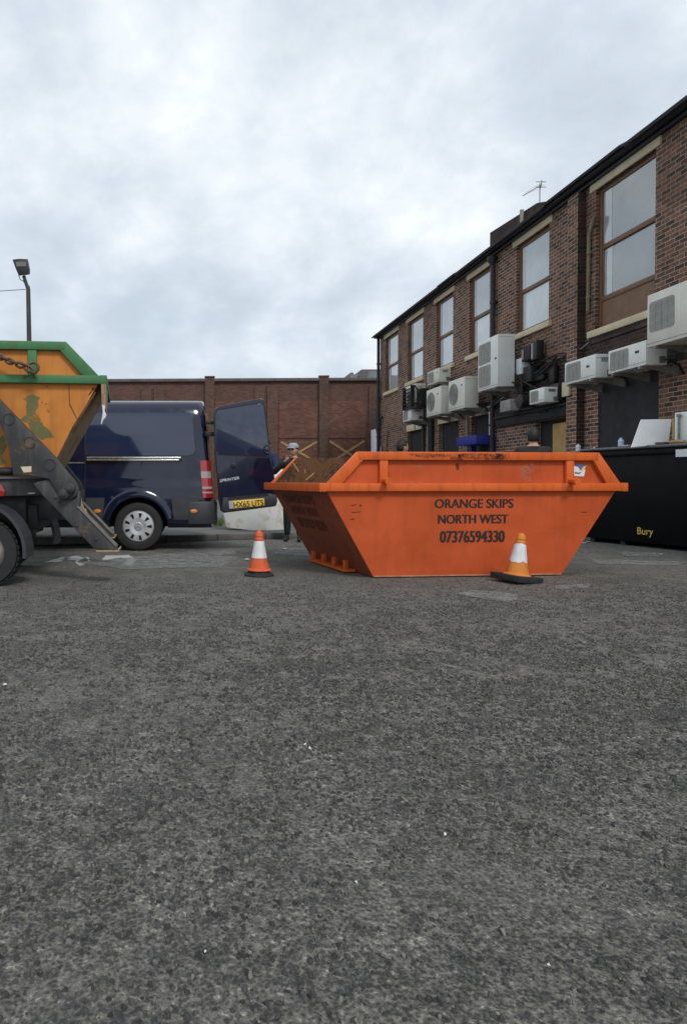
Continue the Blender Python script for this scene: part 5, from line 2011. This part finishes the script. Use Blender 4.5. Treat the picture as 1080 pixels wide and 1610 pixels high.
# ------------------------------------------------------------------ traffic cones
def cone(label, c, base_r, mbody, msleeve, oct_, tilt, tall, ragged, rotz):
    r_ = thing('traffic_cone', label, 'traffic cone', c[:], rotz, 'traffic cones by the orange skip', tilt)
    q = MB()
    nb = 8
    k_ = base_r
    if oct_:
        pr0 = [(k_, .0), (k_, .018), (k_ * .94, .026), (k_ * .78, .03), (k_ * .70, .062), (k_ * .5, .066)]
        q.lathe(pr0, (0, 0, 0), 'z', 8)
    else:
        q.box(-k_, k_, -k_, k_, .0, .064)
    q.build('base', M['rubber'], r_, bevel=.008)
    zb = .066 if oct_ else .064
    H_ = tall
    def rad(z):
        return .108 + (.030 - .108) * (z - zb) / (H_ - zb)
    q = MB()
    zs1, zs2 = H_ * .40, H_ * .775
    q.lathe([(.135, zb - .004), (.132, zb + .008), (.112, zb + .018), (rad(zs1), zs1), (rad(zs2), zs2), (rad(H_ * .79) + .004, H_ * .79), (rad(H_ * .81) + .006, H_ * .81), (rad(H_ * .86), H_ * .86), (rad(H_ * .875) + .007, H_ * .875), (rad(H_ * .93) + .006, H_ * .93), (rad(H_ * .96), H_ * .965), (.022, H_ * .99), (.018, H_)], (0, 0, 0), 'z', 32)
    q.build('cone_body', mbody, r_)
    q = MB()
    n = 32
    lo, hi = [], []
    for i in range(n):
        a_ = 2 * math.pi * i / n
        zl = zs1 + (ragged * (math.sin(a_ * 3 + 1) * .5 + random.uniform(-.6, .6)))
        zh = zs2 + (ragged * (math.sin(a_ * 2) * .6 + random.uniform(-.5, .5)))
        for lst, z in ((lo, zl), (hi, zh)):
            lst.append(Vector(((rad(z) + .0035) * math.cos(a_), (rad(z) + .0035) * math.sin(a_), z)))
    q.add(lo + hi, [(i, (i + 1) % n, n + (i + 1) % n, n + i) for i in range(n)])
    q.build('reflective_sleeve', msleeve, r_)
    if ragged:
        q = MB()
        pts = []
        for aa, z in ((-62, .225), (-50, .252), (-36, .262), (-22, .25), (-14, .22), (-18, .20), (-45, .196), (-60, .202)):
            pts.append(Vector(((rad(z) + .006) * math.cos(R(aa)), (rad(z) + .006) * math.sin(R(aa)), z)))
        q.add(pts, [tuple(range(len(pts)))])
        q.build('scuff', M['conedirt'], r_)
    return r_


cone('orange and white traffic cone with a low black base, clear of the skip', gnd(407.5, 905), .172, M['coneorange'], M['conewhite'], True, (0, 0), .50, 0.0, R(22.5))
c2 = gnd(811, 915)
cone('faded amber traffic cone with a scuffed white sleeve on a tilted thick base', Vector((c2.x, c2.y, .012)), .178, M['coneamber'], M['conewhite'], False, (R(2), R(6)), .50, .012, R(24))

# ------------------------------------------------------------------ lamp post and cable
lb_ = aty(47, 700, 20)
lamp = thing('lamp_post', 'grey lamp post with a black rectangular floodlight head behind the lorry', 'lamp post', (lb_.x, 20, 0))
q = MB()
pt = aty(45, 455, 20)
pm = aty(44, 450, 20)
ph = aty(38, 434, 20)
q.tube([(lb_.x + .01, 20, 0), aty(46.5, 535, 20), pt, pm], [.075, .072, .065, .065], 12)
q.build('post', M['truckgrey'], lamp, world=True)
q = MB()
q.tube([pm - Vector((0, 0, .05)), ph], .052, 10)
q.build('bracket_arm', M['pipe'], lamp, world=True)
q = MB()
hp_ = [(20, 408), (31, 406.8), (42.8, 407.3), (46.3, 424), (46, 431.5), (40, 432.5), (30, 433.5), (25, 422)]
q.prism([aty(px, py, 19.9) for px, py in hp_], (0, .16, .05))
hd_ = q.build('lamp_head', M['black'], lamp, world=True, bevel=.015)
q = MB()
q.prism([aty(px, py, 19.885) for px, py in ((25, 411.5), (41, 411), (42, 418.5), (27, 419))], (0, .012, 0))
o = q.build('lens', M['acdark'], lamp, world=True)
o.parent = hd_
q = MB()
q.tube([aty(30, 433, 19.95), aty(33, 440, 19.95), aty(37, 441.5, 19.95), aty(40, 446, 19.95)], .012, 6)
q.build('lead', M['cable'], lamp, world=True)
q = MB()
e0 = aty(40.5, 455, 20)
e1_ = Vector((e0.x - 14, 24, e0.z + 1.6))
q.tube([e0.lerp(e1_, t_ / 14) - Vector((0, 0, 1.6 * 4 * (t_ / 14) * (1 - t_ / 14) * .22)) for t_ in range(15)], .010, 6)
tag(q.build('overhead_cable', M['cable']), 'thin overhead cable running to the lamp post', 'cable')

# white panel standing at the kerb
wpn = MB()
wpn.prism([aty(px, py, 12.95) + Vector((0, 0, 0)) for px, py in ((357, 829.5), (400, 834.5), (453.5, 833), (452, 740), (440, 737), (352, 742), (352, 805))], (0, .30, 0))
tw_ = MT('stained_white')
stn = tw_.ramp(tw_.noise(5, 5, .65, .6), .5, .68)
tw_.set(base=tw_.mix(stn, (.78, .80, .80), (.58, .53, .34)), rough=.5)
tag(wpn.build('white_cabinet', tw_.m, bevel=.012), 'big white stained box on the pavement below the open van door', 'cabinet')
# weeds at the pavement
wd_ = MB()
for k in range(90):
    c = gnd(random.uniform(334, 352), random.uniform(822, 827), .1)
    h_ = random.uniform(.05, .2)
    a_ = random.uniform(0, 6.28)
    dx_ = Vector((math.cos(a_), math.sin(a_), 0)) * .014
    ln_ = Vector((random.uniform(-.06, .06), random.uniform(-.06, .06), h_))
    wd_.add([c - dx_, c + dx_, c + ln_], [(0, 1, 2)])
tag(wd_.build('weeds', M['grass'], smooth=False), 'tuft of green weeds on the pavement behind the van', 'weeds', kind='stuff')


# ------------------------------------------------------------------ people
def skin_mesh(nodes, edges, root, sub=1):
    names = list(nodes)
    me = bpy.data.meshes.new('sk')
    me.from_pydata([nodes[n][0] for n in names], [(names.index(a), names.index(b)) for a, b in edges], [])
    o = bpy.data.objects.new('sk', me)
    COL.objects.link(o)
    o.modifiers.new('s', 'SKIN')
    for i, n in enumerate(names):
        sv = me.skin_vertices[0].data[i]
        r = nodes[n][1]
        sv.radius = r if isinstance(r, tuple) else (r, r)
        sv.use_root = (n == root)
    ss = o.modifiers.new('u', 'SUBSURF')
    ss.levels = ss.render_levels = sub
    m2 = mesh_from(o)
    bpy.data.objects.remove(o)
    return m2


def head_mesh(c, yaw, h=.235):
    """a head with brow, nose, lips, chin and ears; faces -y before turning"""
    bm = bmesh.new()
    bmesh.ops.create_uvsphere(bm, u_segments=40, v_segments=28, radius=1)
    for v in bm.verts:
        x, y, z = v.co
        w_ = .076 * (1 - .20 * max(0, -z) ** 1.5)
        d_ = .098
        X, Y, Z = x * w_, y * d_, z * h / 2
        if y < 0:
            Y += .012 * max(0, -z) * (1 if z > -.8 else .6) * -1 * .8
            f = math.exp(-(X / .016) ** 2) * math.exp(-((Z + .012) / .030) ** 2)
            Y -= .024 * f
            Y += .010 * (math.exp(-((abs(X) - .030) / .014) ** 2) * math.exp(-((Z - .016) / .012) ** 2))
            Y -= .006 * math.exp(-(X / .03) ** 2) * math.exp(-((Z + .058) / .010) ** 2)
            Y -= .008 * math.exp(-(X / .025) ** 2) * math.exp(-((Z + .098) / .014) ** 2)
        if z < -.35 and y > 0:
            Y *= 1 - .45 * (-z - .35)
        v.co = (X, Y, Z)
    for sx in (-1, 1):
        r = bmesh.ops.create_uvsphere(bm, u_segments=12, v_segments=8, radius=1)
        for v in r['verts']:
            v.co = Vector((sx * (.076 + v.co.x * .010 * sx), .012 + v.co.y * .018, -.005 + v.co.z * .032))
    Mx = Matrix.Translation(c) @ Matrix.Rotation(yaw, 4, 'Z')
    bm.transform(Mx)
    me = bpy.data.meshes.new('hd')
    bm.to_mesh(me)
    bm.free()
    return me


def person(label, loc, rotz, height, upper, lower, cap=None, yaw=0.0, pose='stand', curly=False):
    root = thing('person', label, 'person', loc, rotz)
    k = height / 1.75
    V = lambda x, y, z: Vector((x * k, y * k, z * k))
    sh, el, wr = {}, {}, {}
    for s, sx in (('L', 1), ('R', -1)):
        sh[s] = V(.185 * sx, .01, 1.43)
        el[s] = V(.25 * sx, .03, 1.14)
        wr[s] = V(.255 * sx, -.08, .90)
    if pose == 'chin':           # right hand raised towards the chin
        el['R'] = V(-.34, -.16, 1.22)
        wr['R'] = V(-.10, -.22, 1.44)
    if pose == 'reach':
        el['R'] = V(-.28, -.22, 1.22)
        wr['R'] = V(-.22, -.46, 1.18)
        el['L'] = V(.28, -.20, 1.20)
        wr['L'] = V(.20, -.44, 1.16)
    nodes = {'pelvis': (V(0, 0, .96), (.13 * k, .10 * k)), 'waist': (V(0, 0, 1.10), (.125 * k, .095 * k)), 'chest': (V(0, .005, 1.30), (.155 * k, .11 * k)),
             'upper': (V(0, .01, 1.42), (.12 * k, .085 * k)), 'neck': (V(0, .01, 1.52), .056 * k), 'skull': (V(0, 0, 1.60), .06 * k)}
    edges = [('pelvis', 'waist'), ('waist', 'chest'), ('chest', 'upper'), ('upper', 'neck'), ('neck', 'skull')]
    for s, sx in (('L', 1), ('R', -1)):
        hd_ = (wr[s] - el[s]).normalized()
        pal = wr[s] + hd_ * .08 * k
        nodes.update({'sh' + s: (sh[s], .062 * k), 'el' + s: (el[s], .045 * k), 'wr' + s: (wr[s], .028 * k), 'pa' + s: (pal, (.036 * k, .02 * k)),
                      'hip' + s: (V(.095 * sx, 0, .90), .092 * k), 'kn' + s: (V(.105 * sx, -.02, .50), .060 * k), 'an' + s: (V(.11 * sx, .02, .09), .043 * k), 'to' + s: (V(.125 * sx, -.15, .035), .036 * k)})
        edges += [('upper', 'sh' + s), ('sh' + s, 'el' + s), ('el' + s, 'wr' + s), ('wr' + s, 'pa' + s), ('pelvis', 'hip' + s), ('hip' + s, 'kn' + s), ('kn' + s, 'an' + s), ('an' + s, 'to' + s)]
    body = skin_mesh(nodes, edges, 'pelvis')
    bm = bmesh.new()
    bm.from_mesh(body)
    for s, sx in (('L', 1), ('R', -1)):
        hd_ = (wr[s] - el[s]).normalized()
        side = hd_.cross(Vector((0, 1, 0)) if abs(hd_.y) < .8 else Vector((0, 0, 1))).normalized()
        curl = side.cross(hd_)
        if curl.y > 0:
            curl = -curl
        pal = wr[s] + hd_ * .075 * k
        for i, ln in enumerate((.062, .074, .070, .055)):
            b_ = pal + side * (i - 1.5) * .019 * k
            p1, p2, p3 = b_ + hd_ * .012 * k, b_ + (hd_ * ln * .55 + curl * .012) * k, b_ + (hd_ * ln + curl * .034) * k
            fm = skin_mesh({'a': (b_, .009 * k), 'b': (p1, .009 * k), 'c': (p2, .0085 * k), 'd': (p3, .007 * k)}, [('a', 'b'), ('b', 'c'), ('c', 'd')], 'a')
            bm.from_mesh(fm)
        tb = wr[s] + hd_ * .03 * k - side * sx * .022 * k
        fm = skin_mesh({'a': (tb, .012 * k), 'b': (tb + (hd_ * .03 - side * sx * .028) * k, .0105 * k), 'c': (tb + (hd_ * .062 - side * sx * .034 + curl * .012) * k, .009 * k)}, [('a', 'b'), ('b', 'c')], 'a')
        bm.from_mesh(fm)
    hc = V(0, -.012, 1.635)
    bm.from_mesh(head_mesh(hc, yaw, .235 * k))
    me = bpy.data.meshes.new('body')
    bm.to_mesh(me)
    bm.free()
    o = bpy.data.objects.new('body', me)
    COL.objects.link(o)
    rmm = o.modifiers.new('r', 'REMESH')
    rmm.mode = 'VOXEL'
    rmm.voxel_size = .0085
    smm = o.modifiers.new('s', 'SMOOTH')
    smm.iterations = 2
    me2 = mesh_from(o)
    o.modifiers.clear()
    o.data = me2
    me2.name = 'body'
    me2.materials.clear()
    for m_ in (M['skin'], upper, lower):
        me2.materials.append(m_)
    hands = [wr[s_] + (wr[s_] - el[s_]).normalized() * .09 * k for s_ in 'LR']
    for p_ in me2.polygons:
        c_ = p_.center
        if c_.z < 1.50 * k and min((c_ - h_).length for h_ in hands) > .115 * k:
            p_.material_index = 1 if c_.z > .95 * k else 2
    me2.shade_smooth()
    o.parent = root

    def cloth(name, nd, ed, rt, mat, grow):
        nd = {n: (p, tuple(x + grow for x in r) if isinstance(r, tuple) else r + grow) for n, (p, r) in nd.items()}
        m_ = skin_mesh(nd, ed, rt)
        c_ = bpy.data.objects.new(name, m_)
        COL.objects.link(c_)
        rm_ = c_.modifiers.new('r', 'REMESH')
        rm_.mode = 'VOXEL'
        rm_.voxel_size = .014
        sm_ = c_.modifiers.new('s', 'SMOOTH')
        sm_.iterations = 4
        m3 = mesh_from(c_)
        c_.modifiers.clear()
        c_.data = m3
        m3.name = name
        m3.materials.clear()
        m3.materials.append(mat)
        m3.shade_smooth()
        c_.parent = root
        return c_
    up = {n: nodes[n] for n in ('pelvis', 'waist', 'chest', 'upper')}
    up['collar'] = (V(0, .016, 1.515), .068 * k)
    ed = [('pelvis', 'waist'), ('waist', 'chest'), ('chest', 'upper'), ('upper', 'collar')]
    for s in 'LR':
        for n in ('sh', 'el', 'wr'):
            up[n + s] = nodes[n + s]
        up['wr' + s] = (el[s].lerp(wr[s], .95), .036 * k)
        ed += [('upper', 'sh' + s), ('sh' + s, 'el' + s), ('el' + s, 'wr' + s)]
    cloth('jacket', up, ed, 'pelvis', upper, .020)
    dn_ = {'pelvis': (V(0, 0, .95), (.13 * k, .10 * k))}
    ed = []
    for s in 'LR':
        for n in ('hip', 'kn', 'an'):
            dn_[n + s] = nodes[n + s]
        ed += [('pelvis', 'hip' + s), ('hip' + s, 'kn' + s), ('kn' + s, 'an' + s)]
    cloth('trousers', dn_, ed, 'pelvis', lower, .022)
    for s, sx in (('L', 1), ('R', -1)):
        q = skin_mesh({'a': (V(.11 * sx, .05, .05), .046 * k), 'b': (V(.115 * sx, -.05, .045), .044 * k), 'c': (V(.125 * sx, -.18, .035), .036 * k)}, [('a', 'b'), ('b', 'c')], 'a')
        q.materials.clear()
        q.materials.append(M['black'])
        q.shade_smooth()
        so2 = bpy.data.objects.new('shoe', q)
        COL.objects.link(so2)
        so2.parent = root
    # hair or cap
    bm = bmesh.new()
    bmesh.ops.create_uvsphere(bm, u_segments=36, v_segments=24, radius=1)
    rnd = random.Random(3)
    for v in bm.verts:
        x, y, z = v.co
        j = 1 + (rnd.uniform(-.05, .09) if curly else rnd.uniform(-.012, .016))
        v.co = Vector((x * .084 * j, .008 + y * .106 * j, .012 + z * .128 * j))
    Mx = Matrix.Translation(hc) @ Matrix.Rotation(yaw, 4, 'Z') @ Matrix.Scale(k, 4)
    dele = [v for v in bm.verts if (v.co.y < -.03 and v.co.z < .062) or v.co.z < -.075 or (v.co.z < .0 and v.co.y < .035)]
    bmesh.ops.delete(bm, geom=dele, context='VERTS')
    bmesh.ops.solidify(bm, geom=bm.faces[:], thickness=.006)
    bm.transform(Mx)
    hm = bpy.data.meshes.new('hair')
    bm.to_mesh(hm)
    bm.free()
    hm.materials.append(M['hair'])
    hm.shade_smooth()
    ho2 = bpy.data.objects.new('hair', hm)
    COL.objects.link(ho2)
    ho2.parent = root
    if cap:
        q = MB()
        q.lathe([(.092, .040), (.093, .055), (.090, .084), (.074, .112), (.040, .127), (.006, .130)], (0, 0, 0), 'z', 28, caps=False)
        q.v = [Vector((p.x * .98, p.y * 1.14 + .004, p.z)) for p in q.v]
        nb = 14
        top = [Vector((.082 * math.sin(R(-70 + 140 * i / nb)), -.06 - .045 * math.cos(R(-70 + 140 * i / nb)), .046)) for i in range(nb + 1)]
        tip = [Vector((.080 * math.sin(R(-70 + 140 * i / nb)), -.085 - .098 * math.cos(R(-70 + 140 * i / nb)), .032)) for i in range(nb + 1)]
        for i in range(nb):
            q.add([top[i], top[i + 1], tip[i + 1], tip[i]], [(0, 1, 2, 3)])
            q.add([p - Vector((0, 0, .006)) for p in (top[i], top[i + 1], tip[i + 1], tip[i])], [(0, 3, 2, 1)])
        q.v = [Mx @ p for p in q.v]
        q.build('cap', M['capcloth'], root)
    q = MB()
    for sx in (-1, 1):
        q.lathe([(.012, 0), (.010, .004), (.004, .006)], (sx * .031, -.083, .014), 'y', 10)
    if cap:
        for sx in (-1, 1):
            q.box(sx * .034 - .024, sx * .034 + .024, -.096, -.088, .0, .030)
        q.box(-.012, .012, -.096, -.090, .018, .024)
    q.v = [Mx @ p for p in q.v]
    q.build('sunglasses' if cap else 'eyes', M['shades'], root)
    return root


pm_ = gnd(461, 851)
person('man in a pale grey cap and black jacket between van door and skip', (pm_.x, pm_.y, 0), R(-18), 1.70, M['jacket'], M['trouser'], cap=True, yaw=R(-20), pose='chin')
pbx = aty(418, 720, 13.6)
person('man in a blue jacket mostly hidden behind the open van door', (pbx.x, 13.6, .1), R(150), 1.80, M['bluecloth'], M['trouser'])
pk_ = aty(838, 680, 9.95)
person('man with short black hair and black top seen from behind over the skip', (pk_.x, 9.95, 0), R(165), 1.83, M['jacket'], M['trouser'], yaw=R(-8))
pc_ = aty(632, 700, 11.4)
person('man with curly black hair looking away behind the middle of the orange skip', (pc_.x, 11.4, 0), R(112), 1.74, M['jacket'], M['trouser'], curly=True)
